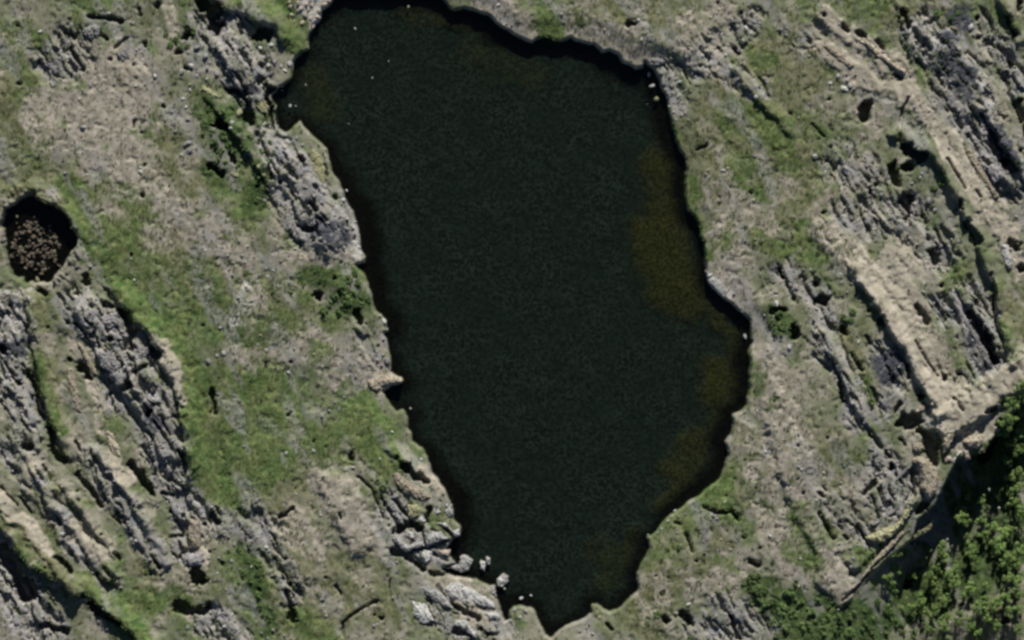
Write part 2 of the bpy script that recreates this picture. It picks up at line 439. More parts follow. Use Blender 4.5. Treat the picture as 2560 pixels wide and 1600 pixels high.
PITS = """
A 20 640,110 720,120 860,150
A 14 500,340 590,490
A 9 820,340 900,270
A 12 790,420
A 12 130,180
A 14 290,440
A 14 140,590
A 44 1440,20 1540,90 1530,190
A 28 1340,270
A 22 1270,380
A 11 1310,490 1340,500
A 26 1620,620 1750,700 1780,850
A 30 1540,880 1600,900
A 14 1155,760
A 24 1500,1190 1560,1230
A 8 1010,940
A 8 1030,1170
A 12 690,225 760,280
A 14 1030,290 1040,310
A 10 990,60 1000,110
A 14 1130,30 1110,60
A 20 1640,1100 1660,1150
A 16 1010,1390
A 22 70,1480 200,1500
A 22 320,1490
A 8 960,850 955,900
B 40 60,230 30,250
B 36 110,650 85,780 100,900
B 22 30,560 60,620
B 14 150,980 240,985
B 16 180,1290
B 16 310,1110 330,1180
B 16 480,1180 500,1240
B 14 100,1190 110,1260
B 14 20,1320
B 12 390,1430 430,1490
B 16 560,1400
B 10 230,1330 290,1420
C 20 830,180 870,175
C 12 1060,440 1100,490
C 8 1210,500 1260,600
C 11 1580,340 1610,380
C 12 1330,470
C 10 1395,480
C 10 1440,990
C 12 1380,1030 1320,1055
C 9 1630,90
C 9 1460,20
C 9 1470,1450
C 12 1700,1370
C 9 1470,345
D 14 395,110
D 17 535,190 560,210
D 24 640,225 670,245
D 16 770,295 810,330
D 14 770,415
D 30 695,755 690,825
D 9 1000,690 955,770 940,900 930,1000
D 40 990,1040 1090,1110
D 34 890,1170 930,1280
D 36 1000,1180
D 36 980,1420 1000,1510
D 18 740,1360
D 12 770,1310
D 14 1480,130
D 14 1480,265
D 12 1700,120 1755,250
D 20 1715,440 1730,480
D 13 1690,570
D 14 1510,810 1600,920 1640,980
D 24 1770,720 1800,850
D 18 1350,1430 1370,1480
D 14 1790,1060
D 10 450,1040
D 10 360,990
D 10 170,800
D 5 310,880 400,970
D 18 1790,20 1770,80
D 24 960,80 990,200
D 14 910,540 940,560
D 9 1270,1130 1400,1340
D 9 1480,1350 1510,1400
D 14 390,1500
D 12 430,710
D 22 1670,1130 1750,1210
E 24 600,460 620,490
E 14 280,550 330,580
E 18 740,640 790,670
E 32 870,720 920,820 910,960
E 30 960,850
E 14 1080,960 1125,1015
E 16 960,1130 1040,1080
E 32 570,1080 600,1150
E 14 490,1040
E 13 795,1285
E 20 870,1235 910,1210
E 22 1060,1410
E 20 210,1130 260,1290 300,1460
E 20 130,1210
E 26 30,970
E 18 1510,1270 1520,1420
E 10 935,290
E 20 790,900
E 12 660,840
E 14 470,770
E 11 340,800
E 10 1440,795
E 8 370,490
F 20 340,105 380,130
F 16 690,180
F 28 440,600
F 26 720,700 730,760
F 16 555,450
F 12 240,1060
F 12 70,1060
F 10 600,350
F 10 860,940
F 12 230,1440
H 36 360,600 400,630
H 18 330,500
H 14 180,610
H 18 80,390 100,450
H 24 530,820 550,860
H 28 180,820 190,880
H 20 40,700 110,690
H 14 790,760 830,790
H 11 715,690
H 11 725,1035
H 14 985,1080 1000,1160
H 20 1050,680 1130,770
H 26 1160,280 1190,330
H 26 1420,70 1490,190
H 22 1710,200 1780,230
H 26 1800,400
H 11 1580,430 1610,560 1600,680
H 34 1430,720 1500,850 1580,960 1630,1040
H 13 1260,620
H 13 1225,510
H 22 510,1200 540,1330
H 14 640,1060 660,1100
H 16 1260,1160
H 14 1355,1145
H 9 1320,1310 1370,1400
H 20 1090,1310
H 14 940,1350 900,1420
H 40 1060,1460 940,1490
H 6 1040,910 1200,1150
H 14 1540,1410 1600,1390
H 18 1630,1490
H 10 1060,20
H 14 1110,20
H 12 590,1000 640,1090
H 9 700,870 720,920
I 28 170,150 210,160
I 24 340,30 400,200 450,240
I 13 530,110 560,170
I 17 540,330 640,440 720,560
I 30 930,260 1000,360 1070,470
I 13 1160,470 1220,490
I 14 1200,610
I 13 1300,630
I 11 1270,170 1300,210
I 7 800,640 850,690
I 13 1220,770 1290,775
I 17 1280,915 1340,910
I 42 1370,1030 1410,1080
I 20 1510,620 1540,670
I 13 1450,700
I 32 1250,1260 1350,1300 1460,1290
I 50 10,850 150,1050 200,1180
I 24 390,920 500,1010
I 16 590,1190
I 26 640,1250 720,1310 820,1400
I 26 300,1420 370,1430 450,1460
I 8 1100,950 1130,1000
I 5 10,430 130,560
I 8 150,500 220,610
I 13 1580,970
I 14 1690,890
I 9 300,270 320,310
I 10 550,450
I 12 570,520
I 10 720,760
I 12 1480,880
I 9 810,890 850,940
I 9 410,650 430,690
I 8 320,1000
J 15 1000,215
J 30 1070,270 1170,370
J 16 670,180 670,230
J 9 410,105
J 9 500,140
J 8 720,360 820,440 850,520 900,650
J 14 990,530 1060,620
J 32 1010,740 1100,690 1150,710
J 8 1180,760 1195,830
J 20 1220,600 1200,680
J 15 1300,690 1360,740 1390,780
J 12 1380,810 1270,840 1120,880 1000,870
J 20 970,880 1060,900 1180,1000
J 8 960,900 940,1050 945,1200
J 10 850,1230 720,1310 610,1390 610,1480
J 17 890,1360
J 10 840,1340
J 20 1250,1030 1400,1060 1560,1060
J 13 1270,900 1390,960
J 20 1380,1270 1470,1320 1560,1360
J 22 1400,1450 1480,1480
J 14 1590,1430
J 8 1620,1290
J 18 170,640 200,620
J 14 230,1110
J 22 210,1180 250,1280 270,1380
J 16 20,1150
J 12 210,930
J 9 600,650 590,620
J 10 270,580 200,620
J 9 1300,530
J 9 490,1070
J 8 560,1130 600,1190
J 12 1640,1470 1700,1480
J 9 1320,490
K 14 1350,570 1440,610 1560,600 1600,660
K 11 1230,760 1270,880
K 12 1160,690 1200,690
K 10 1300,950
K 8 1360,910
K 18 1060,1190
K 14 1640,780
K 16 1680,950 1740,980
K 26 1210,1340 1260,1390
K 30 1090,1390
K 18 1550,1370 1600,1490
K 8 1575,370
K 8 1560,300
K 14 680,1410 710,1440
K 9 1510,490
K 9 1110,1070
K 9 1020,1060
K 9 1750,860
L 11 210,140
L 11 250,470
L 13 360,480 380,500
L 7 640,690 720,880
L 13 360,620 470,800
L 7 730,1000 880,840 940,750
L 6 520,1230 640,1130 730,1000
L 17 690,480 760,400
L 6 780,440 820,570
L 22 870,280
L 14 830,170 860,210
L 16 1030,310 1020,490
L 32 1130,150 1180,280
L 30 1080,30 1160,160
L 34 1640,20 1600,150 1560,240
L 26 1070,600 1100,560
L 28 1000,1130
L 14 1400,1290
L 22 1700,1390
L 13 730,60 800,140
L 10 930,90 970,130
L 10 540,780 550,800
L 9 420,80
L 8 215,370
L 14 880,620
L 8 1030,830
"""
for ln in PITS.strip().split('\n'):
    t, r, p = ln.split(' ', 2)
    pit(t, float(r), p)

P_ = pts('D', '695,750 690,835'); wi_ = window(P_, 3)
PIT[wi_] = np.maximum(PIT[wi_], 6 * sstep(0, 1, (1.25 - dist(P_, X[wi_] * .85 + WX[wi_] * .15, Y[wi_] * .85 + WY[wi_] * .15) / 1.15) / .4))
# land relief
n_big = fbm(X / 38, Y / 38, 21, 3)
n_mid = fbm(X / 9, Y / 9, 22, 4)
n_sm = fbm(X / 2.2, Y / 2.2, 23, 3)
fol = math.radians(-61)                       # strike of the rock layers
fa = X * math.cos(fol) + Y * math.sin(fol); fb = -X * math.sin(fol) + Y * math.cos(fol)
warp = fbm(X / 14, Y / 14, 31, 3) * 5
lay = np.abs(fbm(fa / 13, (fb + warp) / 1.9, 32, 3, 0.6) * 2 - 1)       # creases along the strike
lay2 = fbm(fa / 6, (fb + warp) / 0.9, 33, 2)
blk = fbm(X / 1.7 + warp, Y / 1.7, 34, 3, 0.6)
def voro(u, v, seed):
    L1, L2, L3 = lattice(seed), lattice(seed + 1), lattice(seed + 2)
    ui, vi = np.floor(u).astype(np.int64), np.floor(v).astype(np.int64)
    b1 = np.full(u.shape, 9, np.float32); b2 = b1.copy(); val = np.zeros_like(b1)
    for a in (-1, 0, 1):
        for b in (-1, 0, 1):
            i, j = (ui + a) & 255, (vi + b) & 255
            d = np.hypot(ui + a + L1[i, j] - u, vi + b + L2[i, j] - v).astype(np.float32)
            near = d < b1
            b2 = np.where(near, b1, np.minimum(b2, d)); val = np.where(near, L3[i, j], val); b1 = np.where(near, d, b1)
    return val, b2 - b1
bw1, bw2 = (wa - .5) * 3.0, (wb - .5) * 3.0
blv, ble = voro((fa + bw1) / 4.6, (fb + bw2 * .6) / 1.35, 201)
bsv, bse = voro((fa + bw2) / 1.9, (fb + bw1 * .6) / 0.8, 205)
far_hill = sstep(150, 1500, np.hypot(X, Y))
H = 1.55 + n_big * 2.2 + (n_mid - 0.5) * 1.1 + (n_sm - 0.5) * 0.2 + far_hill * (fbm(X / 300, Y / 300, 41, 4) - 0.35) * 120
H += RIDGE * (0.8 + 0.4 * n_mid) + LEDGE * (0.75 + 0.5 * n_mid)
def toward(D):
    gx, gy = np.gradient(D, xs, axis=0), np.gradient(D, ys, axis=1)
    return np.clip(gx * math.sin(R(50)) + gy * math.cos(R(50)) + .25, 0, 1).astype(np.float32)
low = np.minimum(sstep(5, 11, np.hypot(X - W('C', 1060, 600)[0], Y - W('C', 1060, 600)[1])), sstep(3, 7, np.hypot(X - W('G', 1700, 840)[0], Y - W('G', 1700, 840)[1])))
H = H * (.7 + .3 * np.where(SD < 9, low, 1)) + .2
H += low * toward(SD) * sstep(10, 1.5, SD) * 0.5 + toward(PD) * sstep(5, 1, PD) * 1.2
rough = np.clip(M['R'] * (1 - .75 * M['T']) + 0.12 * M['T'], 0, 1)
H += rough * ((blv - 0.5) * 0.5 * sstep(.25, .7, n_mid) + (bsv - 0.5) * 0.14 - sstep(0.10, 0.0, ble) * 0.3 + (blk - 0.5) * 0.12 - sstep(0.06, 0.0, lay) * 1.3 * sstep(.35, .6, fbm(X / 6, Y / 6, 77, 3)) + (fbm(fa / 22, (fb + warp) / 3.4, 37, 3) - .5) * 1.9)
hum = fbm(X / 1.1, Y / 1.1, 36, 2)
H += (1 - rough) * sstep(0.55, 0.8, hum) * 0.10
crk = fbm((fa + bw1) / 5.5 + 9, (fb + bw2 * .7) / 1.35, 35, 3, 0.55)
STREAK = sstep(.34, .66, fbm(fa / 11, (fb + warp) / 1.1, 55, 3, .55)).astype(np.float32)
pits_open = sstep(0.57, 0.63, crk + .05 * M['R']) * (0.03 + rough) * 1.6 + sstep(0.67, 0.73, fbm(X / 1.9 + 9, Y / 1.9, 38, 2, 0.55)) * 0.28
H -= pits_open * sstep(1.5, 3, SD)
H -= PIT
H = np.maximum(H, -6.0 + far_hill * -60)
VAL = pts('Z', "1985,1425 2050,1352 2150,1272 2165,1225 2205,1190 2232,1130 2262,1078 2330,1062 2372,1000 2425,930 2560,880 2620,1700 1900,1700")
VD = poly_sdf(VAL, X * .6 + SX * .4, Y * .6 + SY * .4)
H -= (sstep(0, -1.5, VD) * 11.5 + sstep(0, -12, VD) * 1.5 - sstep(-13, -30, VD) * 3.5) * inner * (0.08 + 0.92 * sstep(85, 105, X))
H = np.where(SD < 7, H - np.maximum(H - 1.4, 0) * sstep(7, 1, SD) * .75, H)
# shore and bed
def shore(H, d, steep, deep, scale):
    bank = sstep(-0.25, steep, d)
    land = np.maximum(H, 0.32) * bank + (-0.5) * (1 - bank)
    bed = -0.5 - deep * (1 - np.exp(np.minimum(d, 0) / scale)) + (n_sm - 0.5) * 0.3
    return np.where(d > -0.25, np.where(d > steep, H, land), bed)
H = np.where(SD < 0.75, shore(H, SD, 0.75, 0.9, 3.0), H)
H = np.where(SD < -0.25, H + M['S'] * 0.5, H)
H = np.where(PD < 0.9, shore(H, PD, 0.9, -0.36, 1.6), H)
BED = np.maximum(sstep(0.25, -0.25, SD), sstep(0.25, -0.25, PD)).astype(np.float32)
RIM = np.maximum(sstep(-5.8, -1.2, SD + (n_mid - .5) * 5 + (n_big - .5) * 4), 0.9 * sstep(-1.2, -.2, PD + (n_mid - .5) * 3) * (PD < 3))  # where bank shade is painted into the lake and pond bed
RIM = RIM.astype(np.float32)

def hgt(x, y):
    i = int(np.clip(np.searchsorted(xs, x), 1, NX - 1)); j = int(np.clip(np.searchsorted(ys, y), 1, NY - 1))
    return float(H[i, j] + H[i - 1, j] + H[i, j - 1] + H[i - 1, j - 1]) / 4
def mval(A, x, y):
    return float(A[np.clip(np.searchsorted(xs, x), 0, NX - 1), np.clip(np.searchsorted(ys, y), 0, NY - 1)])

# patchy edges for every cover
mot1 = fbm(X / 3.0, Y / 3.0, 51, 4, 0.6); mot2 = fbm(X / 1.5, Y / 1.5, 52, 3, 0.6)
fm = fbm(fa / 7, (fb + warp) / 1.6, 53, 3, 0.6)
for k, mm, am in (('G', mot1, .75), ('D', mot2, .9), ('O', mot1, .8), ('P', mot2, 1.0), ('T', fm, .9), ('R', fm, .9), ('K', mot2, .9), ('W', mot2, 1.1), ):
    if k == 'G': M[k] = M[k] * 1.2
    lo_, hi_ = (0.12, 1.0) if k in 'GOR' else (0.22, 0.78)
    M[k] = sstep(lo_, hi_, M[k] + (mm - 0.5) * 1.5 * am * np.minimum(1, 0.25 + M[k] * 1.2)).astype(np.float32)
M['G'] = np.maximum(M['G'], 0.75 * sstep(0.60, 0.74, fbm(X / 7 + 3, Y / 7, 61, 4, 0.6)))
M['P'] = np.maximum(M['P'], 0.7 * sstep(0.57, 0.70, fbm(X / 6, Y / 6 + 8, 62, 4, 0.6)))
M['R'] = np.maximum(M['R'], 0.6 * sstep(0.62, 0.72, fbm(fa / 18, fb / 6 + 8, 63, 3, 0.6)))

# ------------------------------------------------------------------ materials
def mat(name, rough=0.9, spec=0.15):
    m = bpy.data.materials.new(name); m.use_nodes = True
    b = m.node_tree.nodes['Principled BSDF']
    b.inputs['Roughness'].default_value = rough
    b.inputs['Specular IOR Level'].default_value = spec
    return m, m.node_tree, b
class NB:
    def __init__(s, nt): s.nt = nt
    def n(s, t, **kw):
        o = s.nt.nodes.new(t)
        for k, v in kw.items(): setattr(o, k, v)
        return o
    def link(s, a, b): s.nt.links.new(a, b)
    def put(s, sock, v):
        if isinstance(v, bpy.types.NodeSocket): s.link(v, sock)
        elif isinstance(v, (tuple, list)): sock.default_value = (*v, 1) if len(v) == 3 and len(sock.default_value) == 4 else v
        else: sock.default_value = v
    def coord(s): return s.n('ShaderNodeTexCoord').outputs['Object']
    def noise(s, vec, scale, detail=3, rough=0.55, lo=None, hi=None):
        t = s.n('ShaderNodeTexNoise'); s.link(vec, t.inputs['Vector'])
        t.inputs['Scale'].default_value = scale; t.inputs['Detail'].default_value = detail; t.inputs['Roughness'].default_value = rough
        o = t.outputs['Fac']
        if lo is not None:
            r = s.n('ShaderNodeMapRange'); r.interpolation_type = 'SMOOTHSTEP'
            s.link(o, r.inputs['Value']); r.inputs['From Min'].default_value = lo; r.inputs['From Max'].default_value = hi
            o = r.outputs['Result']
        return o
    def mix(s, f, a, b):
        m = s.n('ShaderNodeMix', data_type='RGBA')
        s.put(m.inputs['Factor'], f); s.put(m.inputs['A'], a); s.put(m.inputs['B'], b)
        return m.outputs['Result']
    def math(s, op, a, b):
        m = s.n('ShaderNodeMath', operation=op); s.put(m.inputs[0], a); s.put(m.inputs[1], b); return m.outputs[0]
    def bump(s, h, strength, distance):
        b = s.n('ShaderNodeBump'); s.link(h, b.inputs['Height']); b.inputs['Strength'].default_value = strength; b.inputs['Distance'].default_value = distance
        return b.outputs['Normal']
    def attr(s, name):
        a = s.n('ShaderNodeAttribute'); a.attribute_name = name
        sp = s.n('ShaderNodeSeparateColor'); s.link(a.outputs['Color'], sp.inputs[0])
        return sp.outputs[0], sp.outputs[1], sp.outputs[2], a.outputs['Alpha']

m_ground, gnt, gb = mat('ground_cover', 0.95, 0.1)
q = NB(gnt); C = q.coord()
wG, wD, wO, wP = q.attr('cover_plants')
wT, wR, wK, wW = q.attr('cover_rock')
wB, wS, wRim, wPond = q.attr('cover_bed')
bt, bt2, _u, _v = q.attr('block_tone')
n3 = q.noise(C, 0.22, 3, 0.55, 0.42, 0.66)
n1 = q.noise(C, 0.62, 3, 0.6, 0.36, 0.64)
nf = q.noise(C, 1.9, 2, 0.6, 0.3, 0.7)
base = q.mix(n3, (.092, .108, .048), (.215, .210, .154))
base = q.mix(q.math('MULTIPLY', nf, .4), base, (.135, .135, .09))
green = q.mix(n1, (.050, .088, .026), (.120, .160, .058)); green = q.mix(q.math('MULTIPLY', n3, .35), green, (.17, .16, .075))
dgreen = q.mix(n1, (.022, .042, .014), (.070, .100, .035))
olive = q.mix(n1, (.072, .084, .036), (.160, .158, .085)); olive = q.mix(q.math('MULTIPLY', bt2, .35), olive, (.19, .178, .115))
pink = q.mix(n1, (.190, .173, .138), (.340, .305, .260)); pink = q.mix(q.math('MULTIPLY', nf, .4), pink, (.20, .185, .125))
tan = q.mix(n1, (.270, .240, .188), (.405, .362, .295)); tan = q.mix(q.math('MULTIPLY', nf, .3), tan, (.20, .18, .13))
grey = q.mix(bt, (.150, .144, .140), (.335, .318, .298)); grey = q.mix(q.math('MULTIPLY', nf, .35), grey, (.21, .20, .19)); grey = q.mix(q.math('MULTIPLY', n3, .55), grey, (.215, .205, .165)); grey = q.mix(q.math('MULTIPLY', q.noise(C, .45, 4, .6, .5, .66), .6), grey, (.10, .11, .055)); grey = q.mix(q.math('MULTIPLY', q.noise(C, .3, 3, .6, .5, .64), .55), grey, (.165, .172, .188)); grey = q.mix(q.math('MULTIPLY', q.noise(C, .26, 3, .5, .52, .66), .55), grey, (.31, .28, .235))
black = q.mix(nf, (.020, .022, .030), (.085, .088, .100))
white = q.mix(nf, (.27, .25, .22), (.50, .48, .44))
bl = q.noise(C, .055, 3, .55, .42, .62); bl2 = q.noise(C, .085, 3, .55, .43, .60)
base = q.mix(q.math('MULTIPLY', bl, .5), base, (.245, .222, .180)); base = q.mix(q.math('MULTIPLY', bl2, .7), base, (.088, .114, .050))
c = base
c = q.mix(q.math('MULTIPLY', bt2, .30), c, (.222, .212, .166))
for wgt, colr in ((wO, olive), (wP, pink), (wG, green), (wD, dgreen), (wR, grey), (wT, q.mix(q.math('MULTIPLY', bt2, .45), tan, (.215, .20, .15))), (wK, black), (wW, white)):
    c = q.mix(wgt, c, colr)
# lake bed: dark mud with specks of weed and stones, brown shoals, bank shade painted as a dark rim
b1 = q.noise(C, 1.25, 2, 0.7, 0.40, 0.62); b2 = q.noise(C, 0.11, 3, 0.6, 0.35, 0.65); b3 = q.noise(C, 1.5, 2, 0.6, 0.48, 0.66)
mud = q.mix(b1, (.010, .018, .018), (.058, .086, .088)); mud = q.mix(q.math('MULTIPLY', b2, .6), mud, (.020, .036, .040))
mud = q.mix(q.math('MULTIPLY', b3, .45), mud, (.052, .046, .030)); mud = q.mix(q.math('MULTIPLY', q.noise(C, 1.4, 2, .6, .5, .68), .5), mud, (.028, .070, .048))
wS2 = wS
shoal = q.mix(b1, (.040, .041, .015), (.108, .104, .042))
bank_shade = q.mix(b1, (.004, .004, .003), (.014, .013, .008))
brown = q.mix(b1, (.012, .009, .006), (.12, .088, .058))
bed = q.mix(wS, mud, shoal); bed = q.mix(wPond, bed, brown); bed = q.mix(wRim, bed, bank_shade)
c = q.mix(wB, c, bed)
q.link(c, gb.inputs['Base Color'])
hb = q.math('ADD', q.math('MULTIPLY', q.noise(C, 3.2, 4, 0.65), 1.0), q.math('MULTIPLY', q.noise(C, 1.1, 3, 0.6), 1.2))
q.link(q.bump(hb, 0.22, 0.5), gb.inputs['Normal'])

m_water, wnt, wbsdf = mat('lake_water', 0.05, 0.5)
q = NB(wnt); C = q.coord()
wnt.nodes.remove(wbsdf)
tr = q.n('ShaderNodeBsdfTransparent'); tr.inputs[0].default_value = (.46, .48, .40, 1)
gl = q.n('ShaderNodeBsdfGlossy'); gl.inputs['Roughness'].default_value = 0.2
fr = q.n('ShaderNodeLayerWeight')
wv = q.math('ADD', q.noise(C, 0.9, 3, 0.6), q.math('MULTIPLY', q.noise(C, 2.4, 2, 0.6), 0.5))
nrm = q.bump(wv, 0.5, 0.25)
q.link(nrm, gl.inputs['Normal']); q.link(nrm, fr.inputs['Normal'])
refl = q.math('ADD', q.math('MULTIPLY', q.math('POWER', fr.outputs['Facing'], 5.0), .98), .02)
mx = q.n('ShaderNodeMixShader'); q.link(refl, mx.inputs[0]); q.link(tr.outputs[0], mx.inputs[1]); q.link(gl.outputs[0], mx.inputs[2])
q.link(mx.outputs[0], wnt.nodes['Material Output'].inputs['Surface'])

def rock_mat(name, lo, hi, tint):
    m, t, b = mat(name, 0.9, 0.2); q = NB(t)
    C = q.coord(); oi = q.n('ShaderNodeObjectInfo')
    add = q.n('ShaderNodeVectorMath', operation='ADD'); q.link(C, add.inputs[0]); q.link(oi.outputs['Location'], add.inputs[1])
    v = add.outputs[0]
    c = q.mix(q.noise(v, 1.6, 4, 0.65, 0.3, 0.7), lo, hi)
    c = q.mix(q.noise(v, 0.7, 3, 0.6, 0.52, 0.72), c, tint)
    hsv = q.n('ShaderNodeHueSaturation'); q.link(c, hsv.inputs['Color'])
    mr = q.n('ShaderNodeMapRange'); q.link(oi.outputs['Random'], mr.inputs[0]); mr.inputs[3].default_value = 0.75; mr.inputs[4].default_value = 1.2
    q.link(mr.outputs[0], hsv.inputs['Value'])
    q.link(hsv.outputs[0], b.inputs['Base Color'])
    q.link(q.bump(q.noise(v, 3.5, 4, 0.7), 0.6, 0.3), b.inputs['Normal'])
    return m
ROCK = {'w': rock_mat('pale_rock', (.29, .285, .27), (.47, .46, .43), (.23, .235, .20)),
        'y': rock_mat('yellowish_lichen_rock', (.19, .19, .10), (.34, .32, .20), (.15, .17, .07)),
        'g': rock_mat('grey_rock', (.12, .115, .12), (.30, .285, .275), (.17, .17, .13)),
        'p': rock_mat('pinkish_rock', (.26, .21, .17), (.44, .37, .31), (.20, .18, .13)),
        't': rock_mat('tan_rock', (.24, .20, .15), (.40, .35, .27), (.19, .18, .10)),
        'b': rock_mat('brown_rock', (.045, .037, .028), (.165, .138, .102), (.03, .026, .02))}
def leaf_mat(name, a, b_):
    m, t, b = mat(name, 0.7, 0.2); q = NB(t)
    C = q.coord(); oi = q.n('ShaderNodeObjectInfo')
    c = q.mix(q.noise(C, 1.3, 2, 0.6, 0.3, 0.7), a, b_)
    hsv = q.n('ShaderNodeHueSaturation'); q.link(c, hsv.inputs['Color'])
    mr = q.n('ShaderNodeMapRange'); q.link(oi.outputs['Random'], mr.inputs[0]); mr.inputs[3].default_value = 0.7; mr.inputs[4].default_value = 1.25
    q.link(mr.outputs[0], hsv.inputs['Value']); q.link(hsv.outputs[0], b.inputs['Base Color'])
    return m
m_birch = leaf_mat('birch_leaves', (.075, .132, .030), (.170, .235, .066))
m_will = leaf_mat('willow_leaves', (.042, .084, .022), (.112, .158, .050))
m_juni = leaf_mat('juniper_needles', (.022, .042, .016), (.055, .080, .030))
m_bark = leaf_mat('birch_bark', (.16, .14, .12), (.38, .36, .33))
m_stem = leaf_mat('woody_stem', (.06, .045, .03), (.12, .09, .065))

# ------------------------------------------------------------------ build helpers
def mesh_np(name, V, F, m, smooth=False):
    me = bpy.data.meshes.new(name)
    V = np.asarray(V, np.float32); F = np.asarray(F, np.int32)
    k = F.shape[1]
    me.vertices.add(len(V)); me.vertices.foreach_set('co', V.ravel())
    me.loops.add(F.size); me.loops.foreach_set('vertex_index', F.ravel())
    me.polygons.add(len(F))
    me.polygons.foreach_set('loop_start', np.arange(0, F.size, k, dtype=np.int32))
    me.polygons.foreach_set('loop_total', np.full(len(F), k, np.int32))
    me.polygons.foreach_set('use_smooth', np.full(len(F), smooth))
    me.update(); me.validate()
    me.materials.append(m)
    return me
def link(name, data, parent=None):
    o = bpy.data.objects.new(name, data); COL.objects.link(o); o.parent = parent
    return o
def grid_mesh(name, mask, zarr, m, step=1):
    xi = np.arange(0, NX, step); yi = np.arange(0, NY, step)
    ids = np.arange(len(xi) * len(yi)).reshape(len(xi), len(yi))
    Q = np.stack([ids[:-1, :-1], ids[1:, :-1], ids[1:, 1:], ids[:-1, 1:]], -1)
    if mask is not None:
        mm = mask[np.ix_(xi, yi)]
        Q = Q[mm[:-1, :-1] | mm[1:, :-1] | mm[1:, 1:] | mm[:-1, 1:]]
    Q = Q.reshape(-1, 4)
    V = np.stack([X[np.ix_(xi, yi)], Y[np.ix_(xi, yi)], zarr[np.ix_(xi, yi)] if isinstance(zarr, np.ndarray) else np.full((len(xi), len(yi)), zarr)], -1).reshape(-1, 3)
    if mask is not None:
        u, inv = np.unique(Q, return_inverse=True); V = V[u]; Q = inv.reshape(-1, 4)
    return mesh_np(name, V, Q, m, True)

# ------------------------------------------------------------------ ground, lake, pond
me = grid_mesh('ground', None, H, m_ground)
def setattr_col(me, name, chans):
    a = me.color_attributes.new(name, 'FLOAT_COLOR', 'POINT')
    a.data.foreach_set('color', np.stack([c.astype(np.float32).ravel() for c in chans], -1).ravel())
setattr_col(me, 'cover_plants', (M['G'], M['D'], M['O'], M['P']))
setattr_col(me, 'cover_rock', (M['T'], M['R'], M['K'], M['W']))
setattr_col(me, 'block_tone', (np.clip(blv * .35 + bsv * .15 + STREAK * .6 - .05, 0, 1), STREAK, blv, blv))
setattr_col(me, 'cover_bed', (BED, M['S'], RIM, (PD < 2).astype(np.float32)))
g = link('ground', me); g['kind'] = 'structure'
lake = link('lake', grid_mesh('lake', SD < 0.9, 0.0, m_water, 2)); lake['kind'] = 'structure'
pond = link('pond', grid_mesh('pond', PD < 0.7, 0.0, m_water, 2)); pond['kind'] = 'structure'

# ------------------------------------------------------------------ prototypes
def rock_mesh(seed, m, sub=2):
    rng = random.Random(seed); bm = bmesh.new()
    bmesh.ops.create_icosphere(bm, subdivisions=sub, radius=1.0)
    planes = []
    for k in range(9):
        n = Vector((rng.gauss(0, 1), rng.gauss(0, 1), rng.gauss(0, .8))).normalized()
        planes.append((n, rng.uniform(0.55, 0.9)))
    sc = Vector((1, rng.uniform(.65, .95), rng.uniform(.55, .8)))
    for v in bm.verts:
        p = v.co.copy()
        for n, d in planes:
            e = p.dot(n) - d
            if e > 0: p -= n * e
        p += Vector((rng.uniform(-.035, .035) for _ in range(3)))
        v.co = Vector((p.x * sc.x, p.y * sc.y, p.z * sc.z)) * 1.2
    me = bpy.data.meshes.new('boulder'); bm.to_mesh(me); bm.free()
    me.materials.append(m)
    return me
ROCKM = {k: [rock_mesh(100 + 17 * i + j, m) for j in range(6)] for i, (k, m) in enumerate(ROCK.items())}

def leaf_cloud(seed, n, shape, leaf, m, name):
    """leaf-sized quads spread in clumps through a crown's volume"""
    rng = np.random.default_rng(seed)
    nc = 14 if shape == 'birch' else 9
    if shape == 'birch':
        cc = np.stack([rng.normal(0, .46, nc), rng.normal(0, .46, nc), rng.uniform(-.9, 1.0, nc)], -1)
        cr = rng.uniform(.28, .5, nc)
    else:
        a = rng.uniform(0, 6.28, nc); rr = np.sqrt(rng.random(nc)) * .72
        cc = np.stack([np.cos(a) * rr, np.sin(a) * rr, rng.uniform(.15, .75, nc) * (1 - .5 * rr)], -1)
        cr = rng.uniform(.22, .4, nc)
    k = rng.integers(0, nc, n)
    d = rng.normal(0, 1, (n, 3)); d /= np.linalg.norm(d, axis=1)[:, None]
    P = cc[k] + d * (cr[k] * rng.uniform(.55, 1.0, n))[:, None]
    if shape != 'birch': P[:, 2] = np.maximum(P[:, 2], .04)
    nn = d + rng.normal(0, .5, (n, 3)) + np.array([0, 0, 1.1]); nn /= np.linalg.norm(nn, axis=1)[:, None]
    t = np.cross(nn, rng.normal(0, 1, (n, 3))); t /= np.linalg.norm(t, axis=1)[:, None]
    b = np.cross(nn, t)
    s = (leaf * rng.uniform(.6, 1.3, n))[:, None]
    V = np.stack([P - t * s, P - b * s * .6, P + t * s, P + b * s * .6], 1).reshape(-1, 3)
    return mesh_np(name, V, np.arange(n * 4).reshape(n, 4), m)
def tube(bm, p0, p1, r0, r1, seg=6):
    p0, p1 = Vector(p0), Vector(p1); d = (p1 - p0).normalized()
    u = d.orthogonal().normalized(); v = d.cross(u)
    rings = []
    for p, r in ((p0, r0), (p1, r1)):
        rings.append([bm.verts.new(p + (u * math.cos(2 * math.pi * k / seg) + v * math.sin(2 * math.pi * k / seg)) * r) for k in range(seg)])
    for k in range(seg):
        bm.faces.new((rings[0][k], rings[0][(k + 1) % seg], rings[1][(k + 1) % seg], rings[1][k]))
    bm.faces.new(rings[1])
